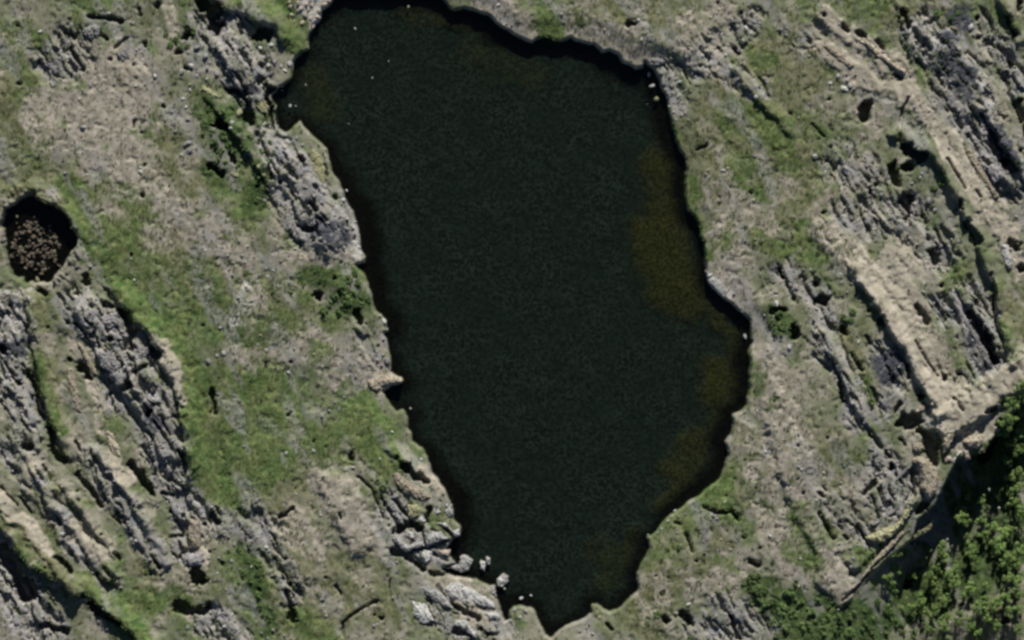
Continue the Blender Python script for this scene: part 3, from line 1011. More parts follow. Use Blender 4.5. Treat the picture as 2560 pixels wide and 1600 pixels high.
def wood(seed, kind, m):
    rng = random.Random(seed); bm = bmesh.new()
    if kind == 'trunk':       # unit: crown radius 1, base at z=0, crown centre at z=2.6
        top = Vector((rng.uniform(-.15, .15), rng.uniform(-.15, .15), 2.3)); knee = Vector((top.x * .3 + .05, top.y * .3, 1.2))
        tube(bm, (0, 0, -.3), knee, .13, .09); tube(bm, knee, top, .09, .05); tube(bm, top, top + Vector((.05, 0, .9)), .05, .015)
        for k in range(7):
            a = rng.uniform(0, 6.28); z = rng.uniform(1.3, 2.6); f = z / 2.3
            s = Vector((top.x * f, top.y * f, z)); tube(bm, s, s + Vector((math.cos(a) * .6, math.sin(a) * .6, rng.uniform(.2, .5))), .035, .01, 4)
    else:
        for k in range(9):
            a = rng.uniform(0, 6.28); r = rng.uniform(.3, .75)
            tube(bm, (0, 0, -.15), (math.cos(a) * r, math.sin(a) * r, rng.uniform(.3, .7)), .05, .015, 4)
    me = bpy.data.meshes.new(kind); bm.to_mesh(me); bm.free(); me.materials.append(m)
    return me
BIRCH = [(leaf_cloud(300 + i, 620, 'birch', .17, m_birch, 'crown'), wood(320 + i, 'trunk', m_bark)) for i in range(6)]
WILL = [(leaf_cloud(340 + i, 360, 'bush', .15, m_will, 'foliage'), wood(360 + i, 'stems', m_stem)) for i in range(6)]
JUNI = [(leaf_cloud(380 + i, 300, 'bush', .11, m_juni, 'foliage'), wood(390 + i, 'stems', m_stem)) for i in range(5)]

# ------------------------------------------------------------------ where things are, in words (sheet position -> landmark)
PLACES = [(75, 60, 'top left corner of the land'), (180, 130, 'grey ledge in the upper left'), (270, 50, 'black crack near the top edge'),
 (200, 280, 'wide pink upper heath'), (450, 170, 'foot of the upper grey knoll'), (560, 60, 'black gully at the top edge'),
 (540, 330, 'thicket west of the dark inlet'), (600, 230, 'dark inlet on the west shore'), (730, 40, 'pale spit at lake head'),
 (690, 180, 'north side of the dark inlet'), (700, 400, 'grey crags on the west shore'), (90, 565, 'round stony pond'), (330, 650, 'green strip beside the pond'),
 (480, 720, 'bushy meadow below the pond'), (590, 690, 'stony heath west of the thicket'), (800, 660, 'leafy thicket on the west shore'),
 (860, 560, 'shore ledge above the thicket'), (880, 830, 'bank below the leafy thicket'), (760, 890, 'tan heath behind the west spit'),
 (560, 1000, 'bright green western meadow'), (280, 880, 'long grey crag on the left'), (60, 900, 'grey crag at the left edge'),
 (220, 1180, 'layered lower left rock'), (480, 1250, 'rubble below the green meadow'), (80, 1440, 'lower left corner'), (450, 1420, 'black hollows near bottom edge'),
 (600, 1430, 'green gully at the bottom edge'), (740, 1150, 'bare slab southwest of the lake'), (760, 1400, 'olive heath at the bottom edge'), (980, 1130, 'southwest bank of the lake'),
 (1040, 1250, 'broken white shore ledges'), (1130, 1440, 'tan ledges by the lake outlet'), (1250, 1420, 'lake outlet'),
 (870, 120, 'northern open water'), (1300, 40, 'north bank of the lake'), (1500, 90, 'pale heath on the north bank'), (1560, 210, 'northeast corner of the lake'), (1640, 230, 'rubble on the northeast shore'),
 (1720, 100, 'stone field in the upper middle'), (1700, 400, 'east bank of the lake'), (1850, 320, 'green slope east of the lake'), (1960, 220, 'brown slope in the upper right'), (2050, 100, 'pale ridges in the upper right'),
 (2250, 150, 'dark crag in the upper right'), (2330, 350, 'dark slabs at the right edge'), (2120, 380, 'black hollow right of the slope'), (1700, 680, 'pale beach on the east shore'), (1760, 790, 'eastern point of the lake'),
 (1950, 560, 'grassy foot of the tan ridge'), (1890, 690, 'brown eastern boulder field'), (1850, 770, 'dark east shore thicket'), (2000, 850, 'stony hollow beside tan ridge'), (2100, 870, 'black patch beside tan ridge'),
 (2250, 620, 'grey rock beyond the tan ridge'), (2330, 820, 'black slab beyond tan ridge'), (2240, 1060, 'nose of the tan cliff'), (2390, 970, 'wooded edge below the cliff'), (2090, 1140, 'dark rocks below tan cliff'),
 (1870, 1080, 'pinkish slope in the lower right'), (1960, 1230, 'ledge in the pinkish slope'), (1600, 1250, 'southeast bank of the lake'), (1700, 1290, 'heath behind the southeast bank'), (1430, 1460, 'south bank of the lake'),
 (1660, 1440, 'grey outcrop at the bottom edge'), (1800, 1400, 'thicket below the pinkish slope'), (1950, 1470, 'dense bottom edge thicket'), (2150, 1450, 'bushes along the bottom edge'), (2130, 1340, 'brush below straight rock edge'),
 (2300, 1230, 'shadowy ravine'), (2370, 1330, 'wood in the lower right corner'), (2330, 1440, 'lower right corner brush'), (1280, 800, 'open water')]
PW = [(*W('Z', a, b), n) for a, b, n in PLACES]
def place_of(x, y):
    return min(PW, key=lambda p: (p[0] - x) ** 2 + (p[1] - y) ** 2)[2]
REG = []                                    # (object, kind phrase, category, x, y, size)
def register(o, look, cat, x, y, size):
    REG.append((o, look, cat, x, y, size))
ORD = ['topmost'] + [w_ + ' from top' for w_ in 'second third fourth fifth sixth seventh eighth ninth tenth eleventh twelfth thirteenth fourteenth fifteenth sixteenth seventeenth eighteenth nineteenth twentieth twenty-first twenty-second twenty-third twenty-fourth twenty-fifth twenty-sixth twenty-seventh twenty-eighth'.split()]
PLUR = {'rock': 'flat rocks', 'boulder': 'boulders', 'stone': 'stones', 'shrub': 'shrubs', 'tree': 'trees', 'slab': 'slabs'}
def write_labels():
    cells = {}
    for r in REG:
        cells.setdefault((place_of(r[3], r[4]), r[1]), []).append(r)
    for (pl, look), L in cells.items():
        L.sort(key=lambda r: -r[4])
        for i, (o, lk, cat, x, y, s) in enumerate(L):
            one = len(L) == 1
            if one: o['label'] = '%s alone at the %s' % (lk, pl)
            elif i == len(L) - 1: o['label'] = '%s at the %s, lowest of %d' % (lk, pl, len(L))
            else: o['label'] = '%s at the %s, %s' % (lk, pl, ORD[i] if i < len(ORD) else 'number %d from the top' % (i + 1))
            o['category'] = cat
            o['group'] = '%s at the %s' % (PLUR.get(cat, cat + 's'), pl)

# ------------------------------------------------------------------ slabs and ledges of bedrock
LOOK = {'w': 'pale', 'y': 'yellowish', 'g': 'grey', 'p': 'pinkish', 't': 'tan', 'b': 'brown'}
def slab(t, tone, h, p, look=None):
    P = pts(t, p)
    A = np.array(P); cx, cy = A.mean(0)
    st = .24
    gx = np.arange(A[:, 0].min() - .8, A[:, 0].max() + .8, st); gy = np.arange(A[:, 1].min() - .8, A[:, 1].max() + .8, st)
    GX, GY = np.meshgrid(gx, gy, indexing='ij'); GX = GX.astype(np.float32); GY = GY.astype(np.float32)
    ix, iy = np.searchsorted(xs, gx), np.searchsorted(ys, gy)
    T_ = np.maximum(H[np.ix_(ix, iy)], 0.0)
    d = -poly_sdf(P, GX + (fbm(GX / .9, GY / .9, 91, 3, .6) - .5) * .8, GY + (fbm(GX / .9 + 9, GY / .9, 92, 3, .6) - .5) * .8)
    ins = d > 0
    if ins.sum() < 4: return
    h *= 1.35
    z0 = float(np.percentile(T_[ins], 62))
    u = GX * math.cos(fol) + GY * math.sin(fol); v = -GX * math.sin(fol) + GY * math.cos(fol)
    vv, ve = voro(u / 2.2 + 3, v / .9, 211)
    rg = (fbm(u / 4, v / .9, 93, 3, .6) - .5) * .7 + (fbm(GX / .8, GY / .8, 94, 3, .6) - .5) * .25 + (vv - .5) * .35 - sstep(.12, 0, ve) * .3
    Z = z0 + h * (sstep(-.05, .35, d) * .65 + sstep(.2, 1.4, d) * .45) + rg * sstep(.0, .5, d) * min(1.0, h * 1.2)
    Z = np.where(d < 0, z0 - 1.4, Z) - z0
    n1_, n2_ = GX.shape; ids = np.arange(n1_ * n2_).reshape(n1_, n2_)
    Q = np.stack([ids[:-1, :-1], ids[1:, :-1], ids[1:, 1:], ids[:-1, 1:]], -1)
    keep = ins[:-1, :-1] | ins[1:, :-1] | ins[1:, 1:] | ins[:-1, 1:]
    Q = Q[keep]; un, inv = np.unique(Q, return_inverse=True)
    V = np.stack([GX - cx, GY - cy, Z], -1).reshape(-1, 3)[un]
    o = link('flat_rock', mesh_np('flat_rock', V, inv.reshape(-1, 4), ROCK[tone])); o.location = (cx, cy, z0)
    o['kind'] = 'thing'
    register(o, look or LOOK[tone] + ' flat rock', 'rock', float(cx), float(cy), 2)
SLABS = """
J w .6 960,790 1000,760 1080,840 1170,790 1190,840 1100,870 1060,890 990,830
J w .7 1180,680 1230,740 1290,740 1360,790 1270,820 1210,850 1190,760
J w .6 1250,660 1350,680 1400,740 1440,715 1440,770 1410,780 1360,720 1250,690
J w .5 1380,560 1400,620 1370,650 1330,600
J w .5 1090,890 1180,870 1250,880 1240,940 1200,970 1120,920
J w .7 1230,930 1270,930 1340,990 1430,980 1450,920 1500,910 1540,950 1510,1020 1450,1040 1380,1010 1280,1010
J p .5 1270,870 1370,880 1370,925 1300,900
J w .7 1590,950 1630,960 1615,1030 1585,1010
J w .6 1630,920 1665,930 1655,980 1630,985
J w .7 1700,1090 1750,1040 1785,1060 1780,1110 1740,1145 1705,1130
J w .7 1640,1130 1680,1120 1700,1200 1670,1190
J w .6 1330,1150 1400,1090 1460,1120 1600,1190 1690,1250 1700,1290 1600,1270 1480,1260 1380,1230
J w .5 1130,1130 1220,1120 1330,1190 1400,1290 1340,1280 1250,1230
J w .5 1100,1230 1200,1250 1270,1370 1180,1400 1110,1330
J w .6 1570,1310 1700,1310 1740,1360 1650,1375
J w .5 1400,1370 1490,1370 1580,1480 1550,1505 1480,1430 1400,1410
J w .4 1070,740 1110,740 1150,780 1090,800
J y .5 1070,560 1150,540 1180,600 1130,650 1080,630
J w .5 1150,640 1190,630 1200,680 1160,690
J t .6 960,330 1000,320 1100,400 1190,440 1240,500 1180,530 1060,480 980,400
L t 1.6 1010,230 1060,205 1140,240 1210,360 1190,470 1130,530 1070,440 1060,320
L t 1.0 1010,115 1080,110 1105,150 1080,195 1020,170
L g .7 720,685 770,665 900,575 990,440 1005,460 920,590 800,675 750,705
L g .6 880,385 1005,265 1030,275 905,395
L y .8 690,790 790,830 900,760 985,640 1035,560 1040,500 1000,520 900,690 800,720
L t .6 500,1245 530,1175 640,1085 730,955 940,735 965,750 880,850 740,990 620,1135
L t 1.2 1225,90 1270,20 1320,40 1300,110 1240,200
L t 1.2 1370,100 1420,60 1500,70 1530,100 1480,160 1420,150
L p .9 1240,210 1290,200 1300,250 1250,255
L w .7 1290,245 1350,170 1370,180 1310,255
L p .8 1370,170 1420,160 1430,230 1390,240
L y .6 980,740 1060,730 1150,690 1170,660 1150,740 1040,800 990,810
I t .9 1340,660 1420,660 1425,800 1415,870 1340,870 1330,760
I g .8 1285,905 1440,885 1440,985 1300,990
I t .5 750,20 790,40 850,150 850,220 800,200 760,120
G w .3 1375,400 1420,450 1500,470 1530,560 1510,600 1440,540 1390,480
F t .5 780,1190 870,1140 960,1150 1035,1180 1030,1195 900,1225 860,1265 800,1240
B y .5 400,1050 460,1100 490,1200 490,1310 440,1300 400,1220 380,1120
B y .6 0,690 40,680 85,760 80,800 40,810 0,750
A g .6 590,200 680,170 720,190 700,260 640,280 590,250
A g .6 820,370 900,340 930,420 860,440
A g .7 330,400 440,400 450,500 380,540 330,470
A y .5 1440,600 1560,680 1570,700 1520,700 1420,640
A g .5 1540,560 1640,540 1690,620 1600,620
A y .5 1640,1210 1700,1240 1690,1270 1630,1240
D g .7 1540,1180 1640,1150 1690,1260 1600,1300
D t .6 640,290 700,280 900,450 980,500 960,530 800,420
D t .5 380,320 440,310 560,420 620,470 580,490 440,380
D t .6 1380,1040 1430,1050 1560,1250 1640,1400 1600,1420 1480,1240
H t .5 770,640 800,600 830,720 800,720
H w .5 1640,210 1700,220 1740,360 1700,410 1660,320
H g .6 1380,760 1410,750 1560,1000 1580,1090 1540,1060 1450,900
E g .6 730,730 830,700 850,780 780,820 720,790
E g .6 930,980 1050,940 1060,1000 980,1060 920,1040
E t .5 540,900 590,930 660,1060 700,1140 660,1150 600,1040
E t .4 470,1090 520,1090 560,1260 580,1420 540,1400 480,1220
E g .5 700,980 800,980 860,1080 800,1140 720,1080
E w .5 1010,1280 1120,1260 1150,1340 1060,1360
C g .5 960,420 1050,400 1110,430 1060,460 990,470
"""
for ln in SLABS.strip().split('\n'):
    t, tone, h, p = ln.split(' ', 3)
    slab(t, tone, float(h), p)

# ------------------------------------------------------------------ boulders and stones
BOULD = """
A y 500,110,22 290,220,13 1350,600,13 1560,690,13 1700,800,22 1780,560,22
A w 505,180,19 290,225,14 775,95,13 480,400,26 490,440,18 1360,470,22 1100,540,16 1470,560,12 1650,870,13 1290,1100,13 1320,760,15 965,610,10 590,910,22 1290,510,18 1340,510,14 1000,1220,18 1350,640,10 1300,700,10 1640,910,10 1400,540,12 1000,1190,12
A g 1330,1020,22 1350,1070,20 1620,590,20 640,600,14 420,360,22 930,160,14 1400,340,24 1500,320,22 1460,400,26 1560,430,24 1600,360,20 1640,480,20 1500,240,20 1730,330,18 1780,420,16 1540,520,18
B p 240,50,18 255,105,16 320,60,18 400,40,20 440,120,17 350,110,18 330,160,16 400,180,18 300,20,18 480,30,18 520,8,16 270,150,14 445,75,16 370,75,16 240,15,14 390,135,13 355,25,15
B w 702,200,7 825,550,7 940,432,4 655,875,6 185,610,12 240,750,13 280,750,7 490,1325,18 60,880,14 240,450,20 180,470,18 620,1420,18 660,1480,13 640,1350,12 600,1390,12 205,500,13 90,460,16 30,340,18 110,320,16 60,400,16
B y 1080,45,9 350,600,7 490,1060,14 185,640,8 310,870,8 20,1180,14 60,1240,14
B g 130,440,18 110,520,18 200,1050,18 290,980,18 150,1040,14 330,1030,14 240,1150,20 290,1270,16 350,1330,18 420,1390,20 330,1430,18 260,1470,18 470,1440,16 60,1420,14 120,1340,14 400,1480,14 180,1440,15
C w 975,525,15 995,605,17 1195,580,15 1180,680,13 1150,795,15 1190,770,10 1145,725,10 1600,190,13 1660,200,15 1720,150,13 1500,1210,12 1730,690,18 1640,290,12 1750,180,10 1690,240,10 1560,150,9 1350,395,15 1230,640,9
C y 1025,700,18 1270,645,10 960,737,4
C g 1060,520,18 1080,595,18 1020,440,20 1090,640,11 1165,845,12 1210,730,12 1230,800,10 1130,610,12 1140,660,12 1160,560,12 1120,540,14 1200,820,12 1250,850,12 1215,650,12 1185,720,9 1105,690,8 1760,750,11 1650,410,9 1680,100,10 1540,200,10 1740,60,10 1600,250,11 1720,290,10 1650,150,10
C p 1460,490,14 1400,500,10 1260,320,12 1320,380,13 1600,420,9 1420,410,10
D w 500,540,18 540,630,22 580,610,16 215,835,10 1500,520,12 1440,190,16 480,1080,11 540,1150,11 440,590,14 330,1110,20
D g 620,530,14 560,570,16 680,560,14 90,210,14 130,250,13 420,390,14 290,400,13 1060,820,13 1120,880,13 1090,950,13 1180,960,13 1040,760,12 1300,640,14 560,1200,16 700,1180,14 640,1100,13 1140,1420,18 1080,1260,16 1020,1300,15
E b 300,140,10 100,220,12 150,270,14 285,220,14 255,60,14 230,300,10 180,320,10 220,370,12 300,370,10 130,180,10 330,250,10 60,350,9 170,130,8 320,200,8 110,250,8 260,270,10 360,280,9 250,400,8 200,240,9 340,390,10 150,350,9 190,60,9 310,320,9 120,300,8
E b 265,125,14 235,170,17 385,175,16 345,315,12 415,370,14 290,430,16 115,70,11 240,25,13
E y 260,470,16 115,20,13
E w 935,325,9 1760,235,15 1590,990,20 1480,1050,17 1540,1010,12 1130,1070,12 1080,1100,12
E g 1700,200,12 1720,300,12 1660,350,12 1740,350,13 1780,420,13 1650,440,12 1700,480,12 1760,540,12 1620,300,11 1580,240,11 1690,600,12 1740,650,12 1790,620,12 1770,720,11 640,830,22 590,870,18 680,890,18 760,800,18 1000,1180,18 1060,1230,18 880,1160,18 120,1080,18 60,1150,18 90,1020,15 150,1300,18 60,1350,18 160,1400,16
F w 70,390,9 80,450,11 145,795,7 730,240,16 745,290,16 690,100,16 860,985,11 910,770,18 930,825,9 230,1130,13 625,1305,9 1095,1385,7 650,40,18 700,60,14 70,970,10
F y 180,340,12 60,520,12
F g 930,1050,20 890,1080,16 860,1060,12 900,1010,14 560,1340,13 520,1400,14 590,1390,12 470,1440,14 600,60,20 560,20,16 640,110,18 300,60,20 240,100,18 420,60,18 330,180,18 460,180,18 20,440,12 40,580,12 880,730,13
G w 1655,875,16 1405,440,16
H w 150,950,20 60,640,18 840,930,16 230,790,11 640,910,11 200,820,11 30,690,14
H p 90,490,18 240,470,16 270,500,16 1095,1380,26 60,560,16 200,530,14 160,500,14 290,660,13 1060,1400,14 730,640,12
H g 300,400,14 250,400,14 230,590,13 270,620,12 340,680,14 380,740,14 330,850,14 390,890,14 440,960,13 360,960,13 520,490,14 590,500,14 560,560,13 640,590,13 540,60,16 620,120,16 700,60,16 760,150,14 1000,540,14 1060,620,14 1100,560,14 1180,640,14 1250,680,13 1180,160,14 1230,230,14
I w 1640,710,12 10,1080,13 280,1110,17 1500,570,13 1700,670,13 1530,780,12 1590,1420,18 1640,1330,13 60,1200,16 1480,930,11 1540,1040,11 1420,1350,18
I y 1560,420,11 1250,1310,13 1600,1150,12 1520,860,12
I g 1230,100,14 1440,640,14 1480,740,12 1560,720,13 1620,780,13 1660,830,13 1600,870,12 1550,930,12 1640,950,13 1700,1010,12 100,1260,20 180,1300,22 250,1230,20 60,1330,20 330,1300,20 140,1400,20 700,1380,18 760,1430,18 1330,1420,16 1480,1400,18 1530,1480,18 1660,1450,16 1120,560,15 1180,540,14 1250,560,14
I p 1100,270,16 1150,330,18 1080,320,14 1170,250,13
J w 410,170,12 215,190,15 640,300,18 690,290,16 880,230,10 285,480,10 75,855,14 965,40,11 1290,605,14 1020,650,12 1350,560,12 860,1400,9 1385,600,11 1300,570,10 1760,1150,9
J g 30,700,13 60,660,13 100,730,13 40,780,12 110,800,12 100,880,12 130,960,12 980,620,14 900,600,14 930,560,14 1000,960,14 40,1460,14 120,1440,14 200,1480,13 80,1500,13
K w 65,1220,15 135,1200,8 965,770,8 1155,600,10 1130,640,9 1105,670,9 1060,722,9 1505,535,12 1550,870,9 1250,1260,22 20,1300,18 95,1310,16 60,1350,14 40,1460,9 100,1380,10 170,1350,8 190,1420,8
K y 575,1275,18 600,1320,16 620,1350,12
K p 1160,1320,13 1480,800,10 1530,830,9
K g 1500,1420,16 1440,1350,16 1380,1400,16 1300,1440,16 1420,1470,16 530,1430,13 570,1470,13 480,1450,12 1180,640,10 1230,620,10 1340,1330,14
L w 420,120,7 1570,450,10 1640,580,10 340,520,12 830,330,12 230,300,12
L g 760,190,18 800,230,16 720,150,16 720,340,16 690,400,14 860,450,16 900,500,15 940,420,14 800,560,15 850,540,13 960,650,13 460,700,13 500,830,14 580,860,15 640,840,14 600,930,14 480,880,12 960,960,14 1030,1000,13 1000,930,12
"""
SMALL = []
for ln in BOULD.strip().split('\n'):
    t, tone, rest = ln.split(' ', 2)
    for p in rest.split():
        a, b, r = map(float, p.split(','))
        x, y = W(t, a, b); r = r * U(t)
        if tone == 'g' and r < 17 * .0353:
            SMALL.append((x, y, r)); continue
        if t == 'E' and tone in 'bp': r *= random.uniform(.7, 1.35)
        me_ = random.choice(ROCKM[tone])
        z = hgt(x, y)
        wet = z < 0
        z = z if not wet else max(z, -r * .05)
        o = link('boulder', me_)
        o.location = (x, y, z + r * .18)
        o.rotation_euler = (random.uniform(-.3, .3), random.uniform(-.3, .3), random.uniform(0, 6.28))
        k = random.uniform(.9, 1.15)
        o.scale = (r * k * random.uniform(.8, 1.3), r * k * random.uniform(.7, 1.15), r * random.uniform(.7, 1.1))
        big = r > 0.55
        register(o, LOOK[tone] + (' boulder' if big else ' stone') + (' in water' if wet else ''), 'boulder' if big else 'stone', x, y, r)

# ------------------------------------------------------------------ trees and shrubs
def plant(kind, x, y, r, look):
    if kind == 'birch': A_, b_ = random.choice(BIRCH)
    elif kind == 'willow': A_, b_ = random.choice(WILL)
    else: A_, b_ = random.choice(JUNI)
    nm = {'birch': 'birch_tree', 'willow': 'willow_shrub', 'juniper': 'juniper_shrub'}[kind]
    root = link(nm, None); root.empty_display_size = .3
    z = max(hgt(x, y), min(hgt(x + .5, y), hgt(x, y - .6)))
    root.location = (x, y, z - .05); root.rotation_euler = (0, 0, random.uniform(0, 6.28))
    if kind == 'birch':
        hs = random.uniform(.75, 1.05)
        c_ = link('crown', A_, root); c_.location = (0, 0, 2.6 * r * hs); c_.scale = (r, r, r * hs)
        t_ = link('trunk', b_, root); t_.scale = (r, r, r * hs)
    else:
        hs = random.uniform(.75, 1.1) * (1.1 if kind == 'willow' else .8)
        c_ = link('foliage', A_, root); c_.scale = (r * 1.15, r * 1.15, r * hs)
        t_ = link('stems', b_, root); t_.scale = (r, r, r * hs)
    register(root, look, 'tree' if kind == 'birch' else 'shrub', x, y, r)
PLANTS = """
willow F 470,470,32 430,400,26 660,470,32 720,500,28 600,530,28 650,620,34 750,590,24 560,590,26 480,700,32 590,700,28 740,650,24 330,500,24 250,560,20 800,610,20 690,560,26 520,640,24 620,580,24 700,430,22 620,660,24 160,620,16 120,560,16
willow A 1530,1010,34 1580,960,28 1560,1070,34 1590,800,32 1240,280,28 1450,880,24 1540,1130,24 1210,320,22 1370,220,22 1500,940,22 1620,1020,22 1440,960,18 1480,780,22 1640,760,20
willow B 20,1000,22 60,950,20 40,1080,24 80,1150,20 20,1250,22 60,1330,18 10,1420,22 100,1010,16 130,1080,14 30,1480,18
juniper B 20,900,18 70,1020,16 50,1200,18 90,1260,14 20,1350,16 40,1420,14
willow A 1480,1180,22 1700,1000,22 1760,1060,22 1640,960,20 1700,920,20 1770,970,20 1660,1080,20 1740,1140,20 1500,860,22 1420,820,18 1600,1150,18 1690,1180,18 1270,340,20 1330,330,18 1180,250,18
willow E 1000,640,15 1430,440,18 1530,600,13 1790,1180,18 1560,1160,11
juniper E 800,480,14 940,690,14 1370,655,17 1180,570,14 1410,320,13 1490,540,13 1340,780,13 1220,740,12 1670,740,14 1620,800,14 1540,310,12 1260,700,11 1110,690,12 1700,1340,14 1610,1370,11 1240,1250,10 740,150,9
juniper F 440,1220,18 70,1080,14 580,970,15 170,860,14 150,1180,14 320,960,13 90,1240,14 250,1400,14 40,1330,13 340,1130,12 200,820,11
juniper A 160,950,10 80,950,11 1160,980,16 1210,660,14 700,650,9 800,660,9 1230,1280,12 1100,1000,12 340,270,13 200,340,12 330,330,11
juniper D 150,650,16 1350,440,18 1420,420,16 60,1190,22 1260,180,18 990,880,13 1240,60,16 480,980,12 660,1000,10 780,1050,12 560,1040,11 310,1260,14 240,1200,12 40,1050,12 1390,130,14
willow D 1180,1330,24 1240,1300,24 1300,130,26 1200,100,22 1350,90,18
juniper C 240,140,14 180,150,13 1470,1450,10 1780,1240,14 1700,1260,12 1500,930,12 1550,1000,12 1640,830,12 1480,190,14 1760,1030,13 1560,860,12 1380,850,10 1210,900,12
willow H 80,830,44 70,720,32 550,740,32 600,700,24 740,1340,26 700,1250,22 120,780,26 30,780,26 590,760,20 720,1290,20
juniper H 450,370,20 170,170,17 350,290,18 110,230,15 1330,480,22 1230,500,22 1690,900,16 1740,770,13 260,240,13 1650,700,14 1290,540,14 420,320,14 1620,760,14
juniper G 1720,190,15 1660,100,16 1770,210,14 1760,450,10 1710,250,12
juniper K 1720,190,13 1650,230,13 1740,190,12 1700,240,14 1060,950,15 1210,760,15 1640,790,14 1700,750,14 1120,1070,10 1570,370,9 1750,330,12 1620,500,12 1700,870,13 1650,940,14 1370,1200,11 1400,1060,10 960,1350,13 1000,1220,14
willow K 1100,870,18 1180,860,22 1700,1080,36 1740,1160,36 1790,1250,36 1760,1310,28 1690,1150,26 1030,1330,26 960,1390,18 1740,1050,22 1060,1200,18 1640,1120,22 1790,1160,22 1700,1250,20 1260,1500,20
willow I 1700,890,18 1750,950,20 1720,1040,20 1780,1090,20 1690,1110,16 1620,880,14 1770,850,16
willow J 20,1200,28 60,1330,28 30,1270,24 20,970,24 100,1290,20 90,1360,22 10,1040,22 760,1130,12
juniper J 320,1370,14 760,960,12 680,940,14 560,560,13 400,560,13 200,380,14 480,360,13 870,330,14 820,380,13 360,290,12 100,330,12 30,620,13
willow J 860,390,20 900,430,22 850,440,16 930,380,16
juniper L 120,560,13 300,640,13 470,520,16 440,500,13 320,690,13 120,720,12 30,960,20 510,460,12 150,520,11 60,820,14 270,1010,16 380,1060,14 210,60,12 560,120,14 640,200,13 500,60,14 440,240,12 90,400,13 180,640,13
willow L 150,1180,42 220,1230,38 100,1300,38 300,1300,42 400,1350,42 500,1350,38 350,1230,28 180,1330,34 270,1420,42 600,1350,38 680,1420,42 850,1300,38 900,1380,42 780,1250,28 950,1440,38 850,1450,38 400,1450,36 140,1430,36 60,1380,36 40,1250,30 480,1450,34 580,1460,34 760,1360,32 960,1310,28 1020,1380,32 420,1270,22 560,1270,20 690,1300,24 200,1110,24 60,1480,28 1040,1480,30 340,1390,26 520,1410,26 740,1480,30
birch L 1380,640,38 1410,700,32 1440,860,34 1460,930,38 1260,850,34 1240,900,28 1275,930,28 1530,530,24 1430,510,20 1560,590,22 1650,500,18 1540,670,32 1620,710,36 1690,760,36 1740,740,28 1660,860,36 1720,930,36 1665,980,30 1760,1000,36 1800,900,34 1720,1080,34 1790,1100,36 1550,770,32 1600,830,30 1430,780,24 1500,880,20
birch L 1720,260,28 1740,360,32 1780,440,36 1800,320,36 1700,240,22 1690,50,42 1750,110,42 1800,40,44 1800,180,38 1780,540,32 1810,620,34 1730,480,26 1740,170,26
birch L 1170,1060,32 1200,1010,28 860,1070,32 920,1010,32 880,1130,32 1300,1060,28 1340,1120,32 1450,1150,32 1550,1240,36 1600,1290,32 1480,1290,32 1560,1350,32 1290,1350,28 1350,1400,32 1260,1420,36 1450,1420,32 1640,1250,32 1700,1210,32 1100,1250,32 1130,1330,28 1040,1290,28 1780,1200,36 1790,1300,36 1150,1450,32 1500,1470,28 1210,1180,28 1260,1250,30 1400,1210,28 1180,1120,24 960,1080,24 900,900,24 1150,880,20 990,900,22 1720,1300,30 1640,1420,28 1790,1440,32 1380,1330,24 1200,1300,26 1050,1060,22 1100,960,24 1350,1010,26 1560,1130,24
birch H 1700,1450,40 1790,1400,42 1740,1330,36 1800,1300,36 1660,1490,30 1760,1250,28 1805,1210,30
"""
LK = {'willow': 'leafy green shrub', 'juniper': 'small dark green shrub', 'birch': 'birch tree'}
for ln in PLANTS.strip().split('\n'):
    kind, t, rest = ln.split(' ', 2)
    for p in rest.split():
        a, b, r = map(float, p.split(','))
        x, y = W(t, a, b)
        r = r * U(t) * {'birch': 1.15, 'willow': 1.1, 'juniper': 1.05}[kind]
        if mval(SD, x, y) < .3: continue
        look = LK[kind]
        if kind != 'juniper': look = ('large ' if r > 1.2 else 'small ' if r < .95 else 'medium ') + look
        plant(kind, x, y, r, look)
write_labels()

# ------------------------------------------------------------------ rubble, tussocks, heather (uncountable)
def sample(n, wfun, seed):
    rng = np.random.default_rng(seed); out = []
    px = rng.uniform(-136, 136, n * 6) if n > 400 else rng.uniform(-128, -106, n * 6); py = rng.uniform(-87, 87, n * 6) if n > 400 else rng.uniform(8, 34, n * 6)
    i = np.searchsorted(xs, px); j = np.searchsorted(ys, py)
    keep = rng.random(n * 6) < wfun(i, j)
    i, j, px, py = i[keep][:n], j[keep][:n], px[keep][:n], py[keep][:n]
    return px, py, H[i, j], rng
land = lambda i, j: (SD[i, j] > .6) * (PD[i, j] > .5)
def stones(name, n, wfun, seed, r0, r1, m, extra=()):
    px, py, pz, rng = sample(n, wfun, seed)
    if extra:
        px = np.append(px, [e[0] for e in extra]); py = np.append(py, [e[1] for e in extra]); pz = np.append(pz, [hgt(e[0], e[1]) for e in extra])
    n = len(px)
    bmx = bmesh.new(); bmesh.ops.create_icosphere(bmx, subdivisions=1, radius=1)
    BV = np.array([v.co for v in bmx.verts], np.float32); BF = np.array([[v.index for v in f.verts] for f in bmx.faces], np.int32); bmx.free()
    r = (r0 + (r1 - r0) * rng.random(n) ** 2.2)
    if extra: r[-len(extra):] = [e[2] for e in extra]
    jit = 1 + rng.uniform(-.32, .25, (n, len(BV), 1))
    sc = np.stack([r * rng.uniform(.8, 1.3, n), r * rng.uniform(.7, 1.1, n), r * rng.uniform(.5, .9, n)], -1)[:, None, :]
    V = BV[None] * jit * sc
    a = rng.uniform(0, 6.28, n); ca, sa = np.cos(a)[:, None], np.sin(a)[:, None]
    V = np.stack([V[..., 0] * ca - V[..., 1] * sa, V[..., 0] * sa + V[..., 1] * ca, V[..., 2]], -1)
    V += np.stack([px, py, pz + r * .2], -1)[:, None, :]
    F = BF[None] + (np.arange(n) * len(BV))[:, None, None]
    o = link(name, mesh_np(name, V.reshape(-1, 3), F.reshape(-1, 3), m)); o['kind'] = 'stuff'
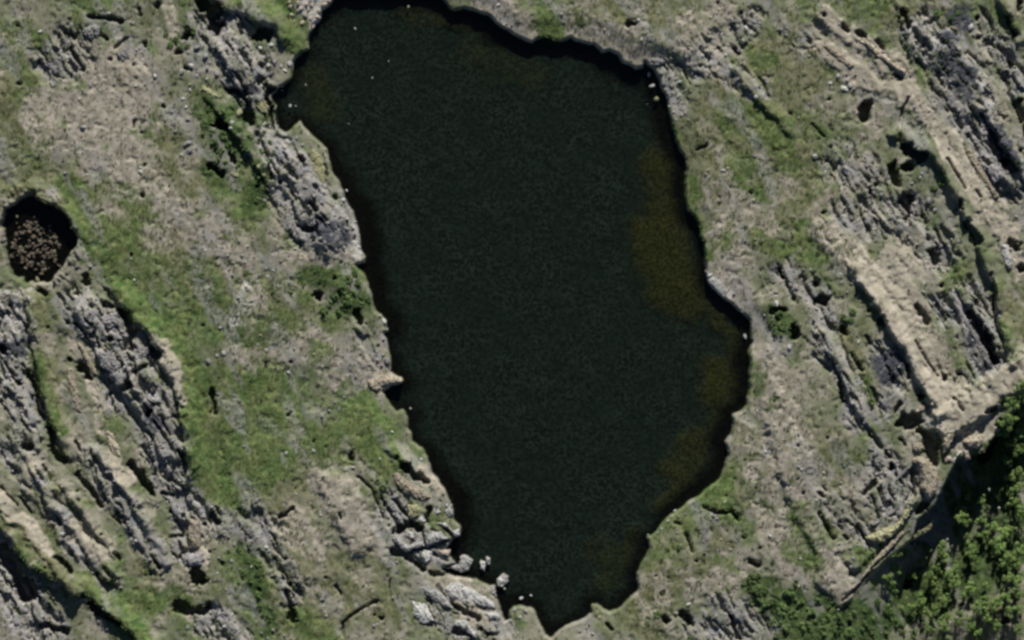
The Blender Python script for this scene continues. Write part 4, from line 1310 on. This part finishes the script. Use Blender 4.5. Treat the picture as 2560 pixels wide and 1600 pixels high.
stones('grey_rubble', 1200, lambda i, j: land(i, j) * (M['R'][i, j] * .9 + .01), 71, .18, .62, ROCK['g'], SMALL)
stones('pale_rubble', 450, lambda i, j: land(i, j) * (M['W'][i, j] * .9 + M['R'][i, j] * .3 + M['P'][i, j] * .25 + .02), 72, .1, .45, ROCK['w'])
stones('tan_rubble', 450, lambda i, j: land(i, j) * (M['T'][i, j] * .5 + M['P'][i, j] * .6), 73, .1, .42, ROCK['t'])
stones('pond_gravel', 230, lambda i, j: (PD[i, j] < -.6) * 1.0 * (np.hypot(X[i, j] - W('E', 250, 230)[0], Y[i, j] - W('E', 250, 230)[1]) < 6.5), 74, .10, .75, ROCK['b'])
def tufts(name, n, wfun, seed, r0, r1, m, blades=5):
    px, py, pz, rng = sample(n, wfun, seed); n = len(px)
    r = rng.uniform(r0, r1, n)[:, None]
    a = rng.uniform(0, 6.28, (n, 1)) + np.arange(blades)[None] * 6.28 / blades + rng.uniform(-.3, .3, (n, blades))
    lean = rng.uniform(.5, 1.1, (n, blades)) * r; hh = rng.uniform(.5, 1.0, (n, blades)) * r; wd = .38 * r
    bx, by, bz = px[:, None], py[:, None], pz[:, None] - .03
    ca, sa = np.cos(a), np.sin(a)
    p0 = np.stack([bx - sa * wd, by + ca * wd, bz + 0 * ca], -1); p1 = np.stack([bx + sa * wd, by - ca * wd, bz + 0 * ca], -1)
    p2 = np.stack([bx + ca * lean, by + sa * lean, bz + hh], -1)
    V = np.stack([p0, p1, p2], 2).reshape(-1, 3)
    o = link(name, mesh_np(name, V, np.arange(len(V)).reshape(-1, 3), m)); o['kind'] = 'stuff'
m_gr = leaf_mat('sedge_blades', (.060, .095, .026), (.135, .160, .055))
m_he = leaf_mat('dry_heather', (.120, .105, .055), (.225, .195, .120))
m_cr = leaf_mat('crowberry_mat', (.030, .045, .018), (.075, .085, .035))
tufts('grass', 24000, lambda i, j: land(i, j) * (M['G'][i, j] * .8 + M['O'][i, j] * .4 + .05), 81, .16, .40, m_gr)
tufts('heather', 12000, lambda i, j: land(i, j) * (1 - M['R'][i, j]) * (1 - M['T'][i, j] * .9) * .4, 82, .14, .36, m_he)
tufts('crowberry', 9000, lambda i, j: land(i, j) * (1 - M['T'][i, j] * .9) * sstep(.5, .68, mot2[i, j]) * .8, 83, .18, .45, m_cr)
